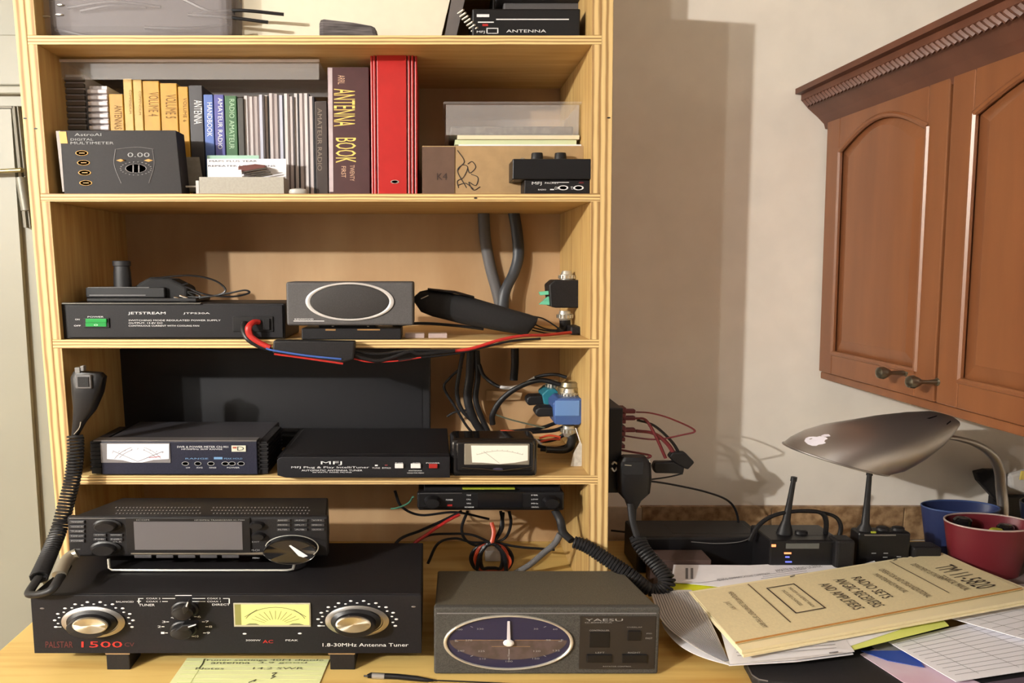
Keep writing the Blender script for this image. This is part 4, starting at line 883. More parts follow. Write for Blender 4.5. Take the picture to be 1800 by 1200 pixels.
obj('screen', new().px(236,916.5,426,966,Yt-.0036,Yt-.0028), M('grey_screen',(92,90,94),.22), t)
obj('silver_trim', new().pxpoly([(230,974),(470,974.5),(474,970),(420,971.8),(230,971.8)],Yt-.0045,Yt-.003), M('trim_silver',(150,146,138),.3,metal=.8), t)
for k in range(5): obj('soft_key', new().px(236+k*38.5,975.5,266+k*38.5,980.5,Yt-.004,Yt), M('key_grey',(64,62,64),.4), t, bevel=.0008)
m = new()
for x_,y_,rx_,rz_ in ((190,922,25,10.5),(187,962,27,12)):
    obj('knob', new().knob(x_,y_,rx_,rz_,Yt,[(1,0),(1,.004),(.8,.006),(.74,.016),(.66,.018),(.1,.0175)],36), BLK2, t, smooth=True)
KD = M('key_dark',(46,45,48),.4)
def key_(*a, d=.003): obj('key', new().px(*a,Yt-d,Yt), KD, t, bevel=.0006)
for k in range(5): key_(122,915+k*8.3,148,920+k*8.3)
for y_ in (938.5,946): 
    for x0,x1 in ((164,186),(193,215)): key_(x0,y_,x1,y_+4.5)
for r_ in range(3):
    for c_ in range(3): key_(487+c_*30,912.5+r_*8,510+c_*30,917+r_*8,d=.0025)
m = new(); lab_ = ['TRANSMIT','VOX/BK-IN','TUNER','P.AMP ATT','POWER']
for k in range(5): m.pt(lab_[k],125,916+k*8.3,146,918.4+k*8.3,Yt-.0034)
for i,(x_,y_,s_) in enumerate(((167,939,'AF RF/SQL'),(195,939,'NOTCH'),(167,946.4,'NB'),(195,946.4,'NR'),(172,951,'PBT'),(198,951,'CLR'))): m.pt(s_,x_,y_,x_+16,y_+2,Yt-.0034)
for c_,cs in enumerate((('BAND','MODE','FILTER'),('XFC','SPLIT','A/B'),('V/M','SPEECH','QUICK'))):
    for r_ in range(3): m.pt(cs[r_],489+c_*30,913+r_*8.2,505+c_*30,915.2+r_*8.2,Yt-.003)
m.pt('ICOM',240,912.5,262,914.8,Yt-.0036).pt('HF/50MHz TRANSCEIVER IC-7300',342,912.8,430,914.8,Yt-.0036).pt('EXIT',443,951,456,953.2,Yt-.001).pt('M-CH',442,965,456,968.4,Yt-.001).pt('MENU',444,979,456,981.5,Yt-.003).pt('PHONES',130,964,141,966,Yt-.001)
obj('lettering', m, GPR, t)
obj('small_knob', new().knob(452,922,14,6.5,Yt,[(1,0),(.9,.006),(.8,.010),(.2,.0102)],24), BLK2, t, smooth=True); obj('small_knob', new().knob(455,941,13,6.5,Yt,[(1,0),(.9,.006),(.8,.010),(.2,.0102)],24), BLK2, t, smooth=True)
k = obj('tuning_dial', new().knob(513,963,48,22.5,Yt,[(1,0),(1,.006),(.97,.02),(.93,.022),(.9,.021),(.1,.021)],56), GLB, t, smooth=True)
obj('dial_rim', new().tube([P(513+46.5*math.cos(math.radians(a)),962-21.5*math.sin(math.radians(a)),Yt-.022) for a in range(-35,181,8)],.0009,5), SILV, k, smooth=True)
obj('finger_dimple', new().pxpoly([(525,977),(533,979.5),(541,977),(511,958),(508,959)],Yt-.0235,Yt-.0222), WHT, k)
m = new().tube([P(191,982,Yi+.005),P(192,998,Yi-.006),P(197,1001.5,Yi-.008),P(300,1002,Yi-.008),P(505,1002,Yi-.008),P(515,1000,Yi-.007),P(519,986,Yi+.005)],.0025,8)
for v in m.v: v.z = max(v.z, zi+.0001)
obj('wire_stand', m, SILV, t, smooth=True)
obj('rear_foot', new().box(xa+.05,xa+.09,Yi+.12,Yi+.14,zi,zi+.022).box(xb-.09,xb-.05,Yi+.12,Yi+.14,zi,zi+.022), RUB, t)
# ============================================================ ROTATOR CONTROLLER
Yo = 1.236
c0 = P(960,1180,Yo)
t = thing('rotator_controller','dark grey box with an oval map dial and pointer at the front of the desk','rotator controller',(c0.x,Yo+.1,DESK))
xa, xb = P(764,1125,Yo).x, P(1158,1125,Yo).x; za = DESK+.006; zb_ = zat(1069,Yo)
m = new(); zr_ = zb_-.034
m.hexa([(xa,Yo,za),(xb,Yo,za),(xb-.008,Yo+.235,DESK+.004),(xa+.008,Yo+.235,DESK+.004),(xa,Yo,zb_),(xb,Yo,zb_),(xb-.008,Yo+.235,zr_),(xa+.008,Yo+.235,zr_)])
obj('case', m, M('taupe_speckled_metal',(98,92,78),.6,var=.5,scale=(520,520,520)), t, bevel=.004, seg=3)
Yt = Yo-.012
obj('front_frame', new().px(763,1068,1159,1181,Yt,Yo+.004,zb=DESK+.003), GREY, t, bevel=.004, seg=3)
obj('frame_groove', new().px(768,1077,1154,1078.6,Yt-.0008,Yt), M('groove_grey',(120,118,120),.5), t)
obj('foot', new().box(xa+.03,xa+.06,Yo+.01,Yo+.04,DESK+.0002,DESK+.006).box(xb-.06,xb-.03,Yo+.01,Yo+.04,DESK+.0002,DESK+.006).box(xa+.03,xa+.06,Yo+.19,Yo+.22,DESK+.0002,DESK+.0055).box(xb-.06,xb-.03,Yo+.19,Yo+.22,DESK+.0002,DESK+.0055), RUB, t)
d = obj('dial', new().knob(893.5,1128,111,45,Yt,[(1,0),(1,.0006),(.02,.0008)],64), M('map_navy',(36,36,64),.35), t)
m = new(); q = []
for k in range(41):
    a = math.radians(180+ -0 + k*180/40); q.append((893.5+103*math.cos(a), 1125+(-math.sin(a))*34))
m.pxpoly([(x_,y_) for x_,y_ in q],Yt-.0014,Yt-.0009)
obj('land_map', m, M('map_brown',(84,70,68),.6,col2=(70,57,52),scale=(60,60,60)), d)
m = new().pr(800,1124.2,885,1125,Yt-.0018).pr(905,1124.2,985,1125,Yt-.0018).pr(864,1135.5,932,1136.3,Yt-.0018); obj('map_line', m, M('map_tan',(148,118,80),.6), d)
obj('chrome_ring', new().ring(893.5,1128,114,47.5,Yt,.05,.005,72), M('ring_chrome',(214,208,196),.3,metal=.6), t, smooth=True)
m = new()
for s_,x_,y_ in (('330',844,1105),('30',942,1105),('300',807,1106),('60',976,1105.5),('W',801,1125),('270',824,1125),('90',964,1124.5),('E',988,1124.5),('240',810,1143.5),('225',846,1144),('120',944,1144),('135',978,1143),('210',848,1157.5),('150',942,1157),('180',895,1162),('S',894,1152)):
    m.pt(s_,x_-len(s_)*2,y_-1.4,x_+len(s_)*2,y_+1.4,Yt-.002)
for a in range(0,360,15):
    if a in (270,90): continue
    r = math.radians(a); 
    if 20 < a % 180 < 160 or True:
        m.tube([P(893.5+88*math.cos(r),1127-35*math.sin(r),Yt-.0018),P(893.5+94*math.cos(r),1127-37.4*math.sin(r),Yt-.0018)],.0004,4) if a % 45 == 0 else None
m.pr(894,1140,895.4,1150,Yt-.0018).pr(894,1155,895.4,1160,Yt-.0018); obj('bearing_numbers', m, GPR, d)
n_ = obj('needle', new().pxpoly([(891,1126),(897.5,1126),(896.4,1092),(892,1092)],Yt-.005,Yt-.003), M('needle_white',(205,200,206),.4), t, bevel=.0006)
obj('needle_hub', new().knob(893.8,1129,9.5,5.5,Yt-.003,[(1,0),(1,.003),(.7,.006),(.35,.0065)],28), M('hub_white',(232,228,226),.3), n_, smooth=True)
s = obj('switch_panel', new().px(1018.5,1082.5,1152,1176,Yt-.0012,Yt), M('panel_black',(38,35,34),.4), t, bevel=.0008)
m = new().pt('YAESU',1029,1087,1095,1091.5,Yt-.0016).pt('G-800DXA',1028,1093,1076,1094.8,Yt-.0016).pt('CONTROLLER',1036,1106.5,1071,1108.8,Yt-.0016).pt('OVERLAP',1102,1101,1129,1103,Yt-.0016).pt('LEFT',1047,1145.5,1063,1148,Yt-.0016).pt('RIGHT',1104,1145.5,1126,1148,Yt-.0016).pt('ROTATOR CONTROL',1060,1170,1110,1172,Yt-.0016).pt('SPEED',1136,1112,1146,1114,Yt-.0016).pt('FAST',1135,1120,1147,1123,Yt-.0016).pr(1053.5,1111,1054.6,1124,Yt-.0016)
obj('lettering', m, GPR, s)
obj('indicator', new().knob(1115,1119.5,5,2,Yt-.0012,[(1,0),(.5,.0012)],12), WHT, s)
for a,b in ((1032,1076),(1094,1138)): obj('push_button', new().px(a,1151,b,1165,Yt-.0045,Yt-.001), BLK2, s, bevel=.001)
obj('rocker', new().px(1104,1109,1127,1126,Yt-.0035,Yt-.001).px(1037,1111,1072,1138,Yt-.0025,Yt-.001), BLK2, s, bevel=.001)
# ============================================================ UNDER-SHELF MOBILE RADIO
Yu = 1.53; zt_ = ZS[3][0]-.0006
t = thing('mobile_radio','black mobile radio mounted under the meter shelf with white key labels','radio',(P(860,870,Yu).x,Yu+.06,zat(897,Yu)))
obj('bracket', new().px(745,850,985,866,Yu+.01,Yu+.14).box(P(745,860,Yu).x,P(985,860,Yu).x,Yu+.01,Yu+.14,zat(856,Yu+.01),zt_), BLK, t, bevel=.002)
obj('body', new().px(735,866,992,897,Yu+.006,Yu+.15), BLK, t, bevel=.004)
obj('front_panel', new().px(733,865,992,894,Yu-.01,Yu+.006), BLK2, t, bevel=.005, seg=3)
obj('display', new().px(840,866,918,892,Yu-.0112,Yu-.0098), M('display_black',(15,15,19),.15), t)
obj('lime_strip', new().px(813,857.8,905,860,Yu-.001,Yu+.02), M('lime_plastic',(150,158,44),.5), t)
Yt = Yu-.0108
m = new()
for i,y_ in enumerate((870,877.3,884.5,891)):
    m.pt(('TONE','CALL','VFO','REVERSE')[i],820 if i < 3 else 817,y_-1,828 if i < 3 else 833,y_+1.2,Yt); m.pt(('MR','LOW','MHz','CONTROL')[i],934,y_-1,946 if i < 3 else 947,y_+1.2,Yt)
m.pt('POWER',784,877,796,879.6,Yt); obj('lettering', m, WHT, t)
obj('red_lamp', new().px(786,886.5,795,889.5,Yt-.0004,Yt+.001), M('button_red'), t)
for x_ in (760,968): obj('knob', new().knob(x_,880,15,10,Yu-.01,[(1,0),(1,.006),(.86,.012),(.8,.02),(.1,.0205)],28), BLK2, t, smooth=True)
obj('panel_edge', new().tube([P(738,867,Yt),P(812,866.4,Yt)],.0007,5), M('dull_silver'), t)
m = new().tube(cat([P(688,894,1.66),P(700,892,1.64),P(718,884,1.6),P(726,873,1.56)],8),.0022,6)
simple('green_wire', m, M('green_wire_rubber',(60,110,90),.5), 'thin green wire curving left from the under-shelf radio', 'cable', smooth=True)
# wires under the radio
Yw_ = 1.68
simple('red_lead', new().tube(cat([P(808,904,1.66),P(785,916,1.65),P(752,938,1.63),P(728,956,1.62),P(712,990,1.60)],8),.0036,8), RED, 'straight red wire slanting down left below the under-shelf radio', 'cable', smooth=True)
simple('black_lead', new().tube(cat([P(812,898,1.67),P(780,914,1.66),P(740,932,1.64),P(700,950,1.62),P(682,990,1.60)],8),.0034,8), BLK2, 'black wire alongside the slanting red wire under the radio', 'cable', smooth=True)
m = new()
for pts in ([(822,898),(812,925),(816,945),(835,958),(862,952)],[(865,955),(830,940),(790,938),(750,942),(720,965),(716,990)],[(865,953),(830,953),(800,946),(770,955),(752,990)],[(862,950),(905,960),(950,964),(975,966)],[(895,898),(898,920),(888,945),(862,955)],[(880,898),(884,925),(872,948),(862,955)],[(694,862),(706,890),(740,905),(800,900),(860,912)]):
    m.tube(cat([P(x_,y_,Yw_-.01) for x_,y_ in pts],8),.003,8)
simple('black_wires', m, BLK2, 'thin black wires knotted in the lit gap under the radio', 'cable', smooth=True)
t = thing('wire_bundle','tied loop bundle of red and black power wire standing on the desk under the radio','cable',P(860,980,1.66))
m = new(); k = new()
for i,(w1,h_) in enumerate(((36,0),(28,3),(20,6))):
    for s_ in (-1,1):
        pts = [(864,955),(864+s_*w1*.7,962),(864+s_*w1,980),(864+s_*w1*.8,998),(864+s_*w1*.3,1004-h_),(864,1004-h_)]
        (m if (i+s_) % 2 == 0 else k).tube(cat([P(x_,y_,1.665-i*.008) for x_,y_ in pts],8),.0042,8)
m.tube(cat([P(864,955,1.65),P(868,935,1.66),P(864,918,1.67)],6),.0042,8).tube(cat([P(880,962,1.645),P(896,985,1.64),P(888,1003,1.635)],6),.004,8)
k.tube(cat([P(866,955,1.66),P(880,930,1.68),P(884,900,1.7)],6),.004,8).tube(cat([P(858,955,1.65),P(845,972,1.645),P(838,1000,1.64)],6),.004,8).tube(cat([P(872,958,1.64),P(886,975,1.635),P(890,1003,1.63)],6),.0042,8)
obj('red_wire', m, M('orange_red_wire'), t, smooth=True); obj('black_wire', k, BLK2, t, smooth=True)
obj('tie', new().tube([P(852,951,1.65),P(876,958,1.65)],.003,8), BLK2, t)
simple('white_box', new().px(853,968,880,1006,1.73,1.76,zb=DESK+.0002), M('white_plastic'), 'small white box behind the tied wire bundle', 'box', bevel=.002)
simple('grey_cable', new().tube(cat([P(985,938,1.58),P(975,955,1.585),P(955,972,1.60),P(930,993,1.62),P(900,1010,1.64)],8),.0068,10,1.3), GREYC, 'grey cable slanting down left from the coiled cord to the desk', 'cable', smooth=True)
Yk_ = 1.50
pth = [P(1010,952,1.50),P(1035,962,1.49),P(1070,985,1.47),P(1105,1008,1.45),P(1140,1035,1.44),P(1164,1035,1.44),P(1172,1020,1.45),P(1160,1000,1.47),P(1130,965,1.50),P(1120,945,1.52)]
t = thing('coiled_cord','thick black coiled cord draped over the controller to the hanging microphone','cord',P(1100,1000,1.46))
obj('coil', new().tube(coil(pth,.0115,50,9,1.5),.0036,6,1), RUB, t, smooth=True)
obj('straight_end', new().tube(cat([P(975,896,1.56),P(985,915,1.55),P(990,935,1.53),P(1005,950,1.505)],8),.0075,10,1.4), RUB, t, smooth=True)
obj('straight_end', new().tube(cat([P(1120,945,1.52),P(1112,915,1.53),P(1108,885,1.54)],8),.006,10,1.4), RUB, t, smooth=True)
# mic at right of the bookcase
Yh = 1.55
t = thing('hand_microphone','black hand microphone hanging outside the right side panel of the bookcase','microphone',P(1113,840,Yh))
loft('body',[pair((1092,801),(1134,801),Yh,.014),pair((1084,812),(1143,812),Yh,.02),pair((1083,840),(1144,840),Yh,.022),pair((1085,864),(1141,864),Yh,.02),pair((1098,878),(1126,878),Yh,.015),pair((1104,894),(1118,894),Yh,.01),pair((1109,915),(1117,915),Yh,.008)],BLK2,t,sq=.6)
obj('speaker_grille', new().px(1094,812,1132,835,Yh-.023,Yh-.018), BLK3, t, bevel=.002); obj('silver_edge', new().tube([P(1098,817,Yh-.025),P(1110,818,Yh-.025)],.001,5).tube([P(1141,806,Yh-.01),P(1144,822,Yh-.01)],.0012,5), SILV, t)
obj('hang_hook', new().tube(cat([P(1076,816,Yh),P(1080,812,Yh),P(1086,818,Yh),P(1080,828,Yh),P(1075,822,Yh)],6),.002,6), SILV, t, smooth=True)
# power distribution strip
xs = XR-LEAN*(1.2-CZ)+.0004
zA, zB = P(1080,852,1.62).z, P(1080,708,1.62).z
t = thing('power_strip','black terminal strip with dark red plugs screwed to the outside of the bookcase','power strip',(xs,1.62,zA))
m = new().box(xs+.003,xs+.048,1.56,1.69,zA,zB,0); m2 = obj('housing', m, BLK2, t, bevel=.002)
obj('mount_plate', new().box(xs-.002,xs+.004,1.6,1.66,zA+.01,zB-.01), BLK, t)
m = new(); k_ = 0
for y_ in (716,726,737,748,758,768,780):
    p = P(1090,y_,1.6); m.box(xs+.046,xs+.060,1.575,1.605,p.z-.0045,p.z+.0045)
obj('socket', m, DRED, t, bevel=.001)
plugs = new(); ends = []
for y_ in (724,736,757): plugs.px(1090,y_-4,1118,y_+3,1.59,1.606)
obj('plug_sleeve', plugs, DRED, t, bevel=.003)
m = new().tube(cat([P(1118,724,1.6),P(1145,726,1.6),P(1180,736,1.6),P(1221,756,1.6),P(1200,764,1.6),P(1150,772,1.6),P(1092,765,1.6)],8),.002,6)
simple('fused_lead', m, DRED, 'thin dark lead making a wide pointed loop right of the terminal strip', 'cable', smooth=True)
t = thing('plug_leads','dark red leads from the terminal strip ending in black plugs','cable',P(1170,790,1.6))
m = new().tube(cat([P(1118,735,1.598),P(1135,738,1.598),P(1152,765,1.595),P(1170,805,1.595)],8),.003,6).tube(cat([P(1118,757,1.6),P(1150,762,1.6),P(1175,782,1.6),P(1192,812,1.6)],8),.0042,6).tube(cat([P(1088,790,1.6),P(1110,794,1.6),P(1142,800,1.6),P(1135,805,1.6),P(1112,802,1.6),P(1095,800,1.6)],8),.0028,6)
obj('red_wire', m, DRED, t, smooth=True)
m = new().tube(cat([P(1120,738,1.602),P(1150,748,1.602),P(1180,775,1.602),P(1196,800,1.602)],8),.003,6).tube(cat([P(1140,843,1.59),P(1175,838,1.59),P(1200,832,1.59)],8),.002,6); obj('black_wire', m, BLK2, t, smooth=True)
m = new().pxpoly([(1152,832),(1202,833),(1204,822),(1185,812),(1152,812),(1148,822)],1.585,1.605).pxpoly([(1190,818),(1210,826),(1222,813),(1205,795),(1182,795),(1176,803)],1.592,1.612); obj('black_plug', m, BLK2, t, bevel=.004)
simple('long_lead', new().tube(cat([P(1140,845,1.58),P(1180,851,1.62),P(1240,864,1.7),P(1280,880,1.75),P(1296,905,1.76),P(1298,945,1.76)],8),.0026,6), BLK2, 'thin black lead arching down in front of the wall tiles', 'cable', smooth=True)
simple('wall_lead', new().tube(cat([P(1074,932,1.84),P(1110,936,1.82),P(1160,942,1.8),P(1210,955,1.78)],8),.003,6), BLK2, 'black lead leaving the bookcase low down near the counter', 'cable', smooth=True)
# ============================================================ RADIOS AND CHARGERS AT THE BACK OF THE DESK
zD = DESK+.0003
simple('battery_charger', new().px(1120,944,1345,1010,1.66,1.78,zb=zD).px(1180,938,1330,946,1.68,1.76), BLK2, 'long low black charger box at the back of the desk beside the bookcase', 'charger', bevel=.006)
simple('charger_lead', new().tube(cat([P(1215,952,1.652),P(1260,955,1.65),P(1300,952,1.65),P(1320,945,1.66)],8),.0012,6), GREYC, 'thin grey lead lying on the long black charger box', 'cable', smooth=True)
simple('brown_box', new().px(1150,984,1250,1000,1.58,1.64,zb=zD), M('brown_carton',(70,52,46),.7), 'flat dark brown carton in front of the long charger box', 'box', bevel=.001)
t = thing('desktop_charger','black drop-in charger with orange lamps and a grey name strip, under the left handheld','charger',(P(1415,1000,1.58).x,1.62,zD))
obj('base', new().px(1352,950,1480,1020,1.575,1.68,zb=zD), BLK2, t, bevel=.005)
obj('name_strip', new().px(1382,955,1440,964,1.5735,1.5755), M('strip_grey',(92,92,88),.5), t)
LAM = M('lamp_orange',(255,140,90),.4,emit=1.6); obj('orange_lamp', new().px(1357,957,1364,961,1.573,1.5755).px(1379,971,1391,973.5,1.573,1.5755), LAM, t)
obj('blue_lamp', new().px(1381,978,1388,980,1.573,1.5755).px(1381,986.5,1392,988.5,1.573,1.5755), M('lamp_blue',(110,120,230),.4,emit=.8), t)
def ht(lab, xt, yt, xm, ym, xb0, xb1, yb, Y, kn):
    t = thing('handheld_radio', lab, 'handheld radio', (P((xb0+xb1)/2,yb,Y).x, Y, DESK+.03))
    A, B, C = P(xt,yt,Y), P(xm,ym,Y), P(xm-(xt-xm)*.25, yb-4, Y)
    pts = [C, C.lerp(B,.35), B, B.lerp(A,.4), B.lerp(A,.9), B.lerp(A,.905), A]
    obj('antenna', new().tube(pts,.01,14,1.35,rs=[.0155,.0135,.0075,.0055,.0045,.0058,.0058]), RUB, t, smooth=True)
    obj('body', new().px(xb0,yb-2,xb1,1000,Y-.018,Y+.02,zb=DESK+.03), BLK2, t, bevel=.006, seg=3)
    for x_ in kn: 
        c = P(x_,yb-2,Y); obj('knob', new().lathe(c,[(1,-.002),(1,.004),(.9,.006),(.85,.014),(.6,.016)],.0175,.012,20), BLK, t, smooth=True)
    return t
t = ht('left handheld radio with a stubby tapering antenna, standing in the black charger',1396,838,1382,915,1368,1455,944,1.62,[1408])
t2 = ht('right handheld radio with a tall thin antenna and two top knobs',1529,826,1521,920,1508,1600,938,1.62,[1551,1578])
obj('lime_button', new().px(1532,934,1540,937,1.6,1.603), M('lime_plastic'), t2); obj('silver_trim', new().px(1520,939.5,1575,941.5,1.6,1.6025), M('dull_silver'), t2)
m = new()
for x_,y_ in ((1536,972),(1557,972),(1556,979),(1556,986),(1580,978)): m.pr(x_-4,y_-.8,x_+4,y_+.8,1.6008)
obj('key_marks', m, GPR, t2)
simple('charging_block', new().px(1470,950,1503,1005,1.56,1.60,zb=zD), BLK, 'low black block just left of the right handheld radio', 'charger', bevel=.006)
simple('charging_block', new().px(1605,962,1655,1010,1.60,1.64,zb=zD), BLK, 'low black block between the right handheld radio and the blue cup', 'charger', bevel=.006)
simple('cable_loop', new().tube(cat([P(1318,950,1.62),P(1335,922,1.62),P(1362,905,1.62),P(1402,898,1.62),P(1440,900,1.62),P(1452,915,1.62),P(1450,948,1.62)],8),.0048,8).tube(cat([P(1400,898,1.63),P(1440,900,1.63),P(1468,908,1.63),P(1478,925,1.63),P(1474,948,1.63)],8),.0042,8), BLK2, 'black cable loop standing up around the left handheld antenna', 'cable', smooth=True)
# cups
def cup(lab, x, yr, rpx, yb, rbpx, Y, ry, mat, rimmat, z0):
    c = P(x,yr,Y); R = P(x+rpx,yr,Y).x-c.x; cb = P(x,yb,Y); Rb = P(x+rbpx,yb,Y).x-cb.x; H = c.z-z0
    t = thing('cup', lab, 'cup', (c.x, Y, z0), None)
    k = ry/R; prof = [(Rb*.9,0),(Rb,.003),(R,H),(R-.004,H),(Rb-.004,.006),(.001,.006)]
    obj('wall', new().lathe((c.x,Y,z0),prof,1,k,48,'Z',cap=True), mat, t, smooth=True)
    obj('rim', new().tube([Vector((c.x+(R-.002)*math.cos(a*math.pi/24), Y+(R-.002)*k*math.sin(a*math.pi/24), c.z)) for a in range(49)],.0022,8,1), rimmat, t, smooth=True)
    return t, c, R
NB = M('navy_plastic',(36,46,84),.45); RP = M('burgundy_plastic',(100,27,36),.45)
cup('dark blue plastic cup behind the burgundy cup',1688,890,66,985,48,1.74,.05,NB,M('blue_rim',(58,78,124),.4),zD)
t, c, R = cup('burgundy plastic cup with a pale rim holding small dark things',1738,917,73,1003,53,1.63,.062,RP,M('pale_rim',(178,160,152),.4),zD)
for i,(dx,dy,r_,mt,nm,lb,ct) in enumerate(((-.05,.02,.022,GLB,'black_bottle','glossy black bottle in the left of the burgundy cup','bottle'),(.004,-.02,.018,M('yellow_cap',(176,176,40),.4),'yellow_bottle','yellow-green bottle in the middle of the burgundy cup','bottle'),(.052,.01,.02,GLB,'black_bottle','glossy black bottle in the right of the burgundy cup','bottle'))):
    zz = c.z-.022+(.014 if i==0 else 0); m = new().lathe((c.x+dx,c.y+dy,zz-.07),[(r_*.85,0),(r_*.9,.06),(r_,.062),(r_,.076),(r_*.7,.082),(r_*.2,.083)],1,.75,20)
    simple(nm, m, mt, lb, ct, smooth=True)
t = thing('navy_cup','very dark navy cup cut off by the right edge, behind the burgundy cup','cup',(P(1852,1000,1.65).x,1.65,zD))
c = P(1852,885,1.65); obj('wall', new().lathe((c.x,1.65,zD),[(.045,0),(.075,c.z-zD),(.07,c.z-zD),(.04,.005)],1,.7,36), M('dark_navy',(22,26,44),.4), t, smooth=True)
obj('crumpled_film', new().lathe((c.x,1.65,c.z-.02),[(.068,0),(.062,.02),(.03,.05),(.004,.06)],1,.7,12), M('cloudy_film',(200,196,192),.3,alpha=.75), t, smooth=True)
# lamp
LY = 1.64
ST = M('brushed_steel_lamp',(178,174,171),.36,metal=.92)
t = thing('desk_lamp','brushed steel gooseneck desk lamp with a fruit sticker, under the cabinet','lamp',(P(1762,890,1.80).x,1.80,DESK+.0003))
prs = [((1383,783),(1552,827),.095),((1395,772),(1580,822),.094),((1420,759),(1600,812),.09),((1455,748),(1618,802),.084),((1500,740),(1633,792),.074),((1550,731),(1650,780),.062),((1600,725),(1662,768),.05),((1640,723),(1670,757),.04),((1665,728),(1676,748),.03),((1676,735),(1680,742),.016)]
# outer shell (open at the wide end) with an inner skin
def shell(scale, name, mat):
    m = new(); ns = 40; S = []
    for a,b,d_ in prs:
        A, B = P(*a,LY), P(*b,LY); S.append(((A+B)/2,(A-B)/2*scale,d_*scale))
    for c_,h_,d_ in S:
        for k in range(ns):
            q = 2*math.pi*k/ns; m.v.append(c_+h_*math.cos(q)+Vector((0,d_*math.sin(q),0)))
    for i in range(len(S)-1):
        for k in range(ns): m.f.append((i*ns+k,i*ns+(k+1)%ns,(i+1)*ns+(k+1)%ns,(i+1)*ns+k)); m.mi.append(0)
    m.f.append(tuple((len(S)-1)*ns+k for k in range(ns))); m.mi.append(0)
    return obj(name, m, mat, t, smooth=True), S
sh, S = shell(1, 'lamp_shade', ST); shell(.965, 'shade_lining', M('white_enamel',(225,222,215),.5))
c_,h_,d_ = S[0]
obj('rim', new().tube([c_+h_*math.cos(a*math.pi/24)+Vector((0,d_*math.sin(a*math.pi/24),0)) for a in range(49)],.0026,6,1), ST, sh, smooth=True)
# point on shell front at (section i, angle q)
def onshell(u, q, off=.0012):
    i = min(int(u), len(S)-2); f = u-i; c_ = S[i][0].lerp(S[i+1][0],f); h_ = S[i][1].lerp(S[i+1][1],f); d_ = S[i][2]*(1-f)+S[i+1][2]*f
    return c_+h_*math.cos(q)*(1+off*8)+Vector((0,-(d_+off)*math.sin(q),0))
def shellpatch(pp, name, mat):   # pp in pixels; drops each pixel onto the shade surface
    from mathutils.bvhtree import BVHTree
    me = sh.data; off = origin(sh); bv = BVHTree.FromPolygons([v.co+off for v in me.vertices],[p.vertices[:] for p in me.polygons])
    vs = []
    for x_,y_ in pp:
        d_ = ray(x_,y_).normalized(); hit = bv.ray_cast(Vector((0,0,CZ)), d_)
        vs.append((hit[0] if hit[0] else P(x_,y_,LY-.08))-d_*.0012)
    cen = sum(vs,Vector())/len(vs); cpx = (sum(p[0] for p in pp)/len(pp), sum(p[1] for p in pp)/len(pp)); d_ = ray(*cpx).normalized(); hit = bv.ray_cast(Vector((0,0,CZ)), d_)
    vs.append((hit[0] if hit[0] else cen)-d_*.0012)
    n = len(pp); return obj(name, new().add(vs,[(i,(i+1)%n,n) for i in range(n)]), mat, sh)
STK = M('white_sticker',(222,218,228),.4)
body = [(1414,775),(1416,770),(1422,767.5),(1430,767),(1436,767.6),(1440,766.4),(1446,766.5),(1452,768.4),(1455,771),(1450,773),(1449,776),(1452,778),(1446,780.4),(1439,781),(1435,783.4),(1428,783.4),(1420,780.6)]
shellpatch(body,'sticker',STK); shellpatch([(1443,765.4),(1449,763),(1457,763),(1460,766.5),(1452,767.4),(1446,767)],'sticker_leaf',STK)
shellpatch([(1628,735),(1632,734),(1648,729.5),(1646,732),(1634,736)],'vent_slot',BLK2); shellpatch([(1664,747),(1672,741),(1671,738.5),(1664,744)],'vent_slot',BLK2)
obj('gooseneck', new().tube(cat([P(1655,768,1.64),P(1680,770,1.66),P(1715,780,1.70),P(1742,798,1.745),P(1756,825,1.78),P(1760,860,1.80),P(1763,900,1.80),Vector((P(1763,900,1.80).x,1.80,DESK+.01))],8),.009,16,1.6,rs=[.005+.0042*min(1,i/26) for i in range(57)]), ST, t, smooth=True)
c = P(1763,900,1.80); obj('base', new().lathe((c.x,1.78,DESK+.0003),[(.12,0),(.12,.008),(.105,.018),(.03,.026),(.022,.03)],1,.45,40), ST, t, smooth=True)
obj('bulb', new().lathe(S[2][0],[(.001,-.02),(.014,-.012),(.018,0),(.014,.012),(.008,.02)],1.3,1,20), M('frosted_bulb',(235,232,225),.3), t, smooth=True)
# things at the right edge
m = new().pxpoly([(1758,886),(1768,886),(1762,826),(1735,826),(1717,830),(1722,846)],1.83,1.85)
simple('black_visor', m, BLK, 'pointed black shape standing behind the lamp neck', 'case', bevel=.004)
m = new().pxpoly([(1778,858),(1900,905),(1900,800),(1775,835)],1.78,1.80)
simple('clear_bag', m, M('cloudy_film'), 'crumpled clear bag at the right edge behind the navy cup', 'bag', bevel=.008)
simple('equipment_stand', new().px(1745,872,1900,905,1.845,1.865,zb=zD), BLK, 'dark box against the tiles behind the lamp base', 'box', bevel=.004)
simple('yellow_tag', new().pxpoly([(1793,843),(1830,840),(1830,825),(1796,828)],1.772,1.775), M('tag_yellow',(200,180,90),.6), 'small yellowish tag in the clear bag at the right edge', 'tag')
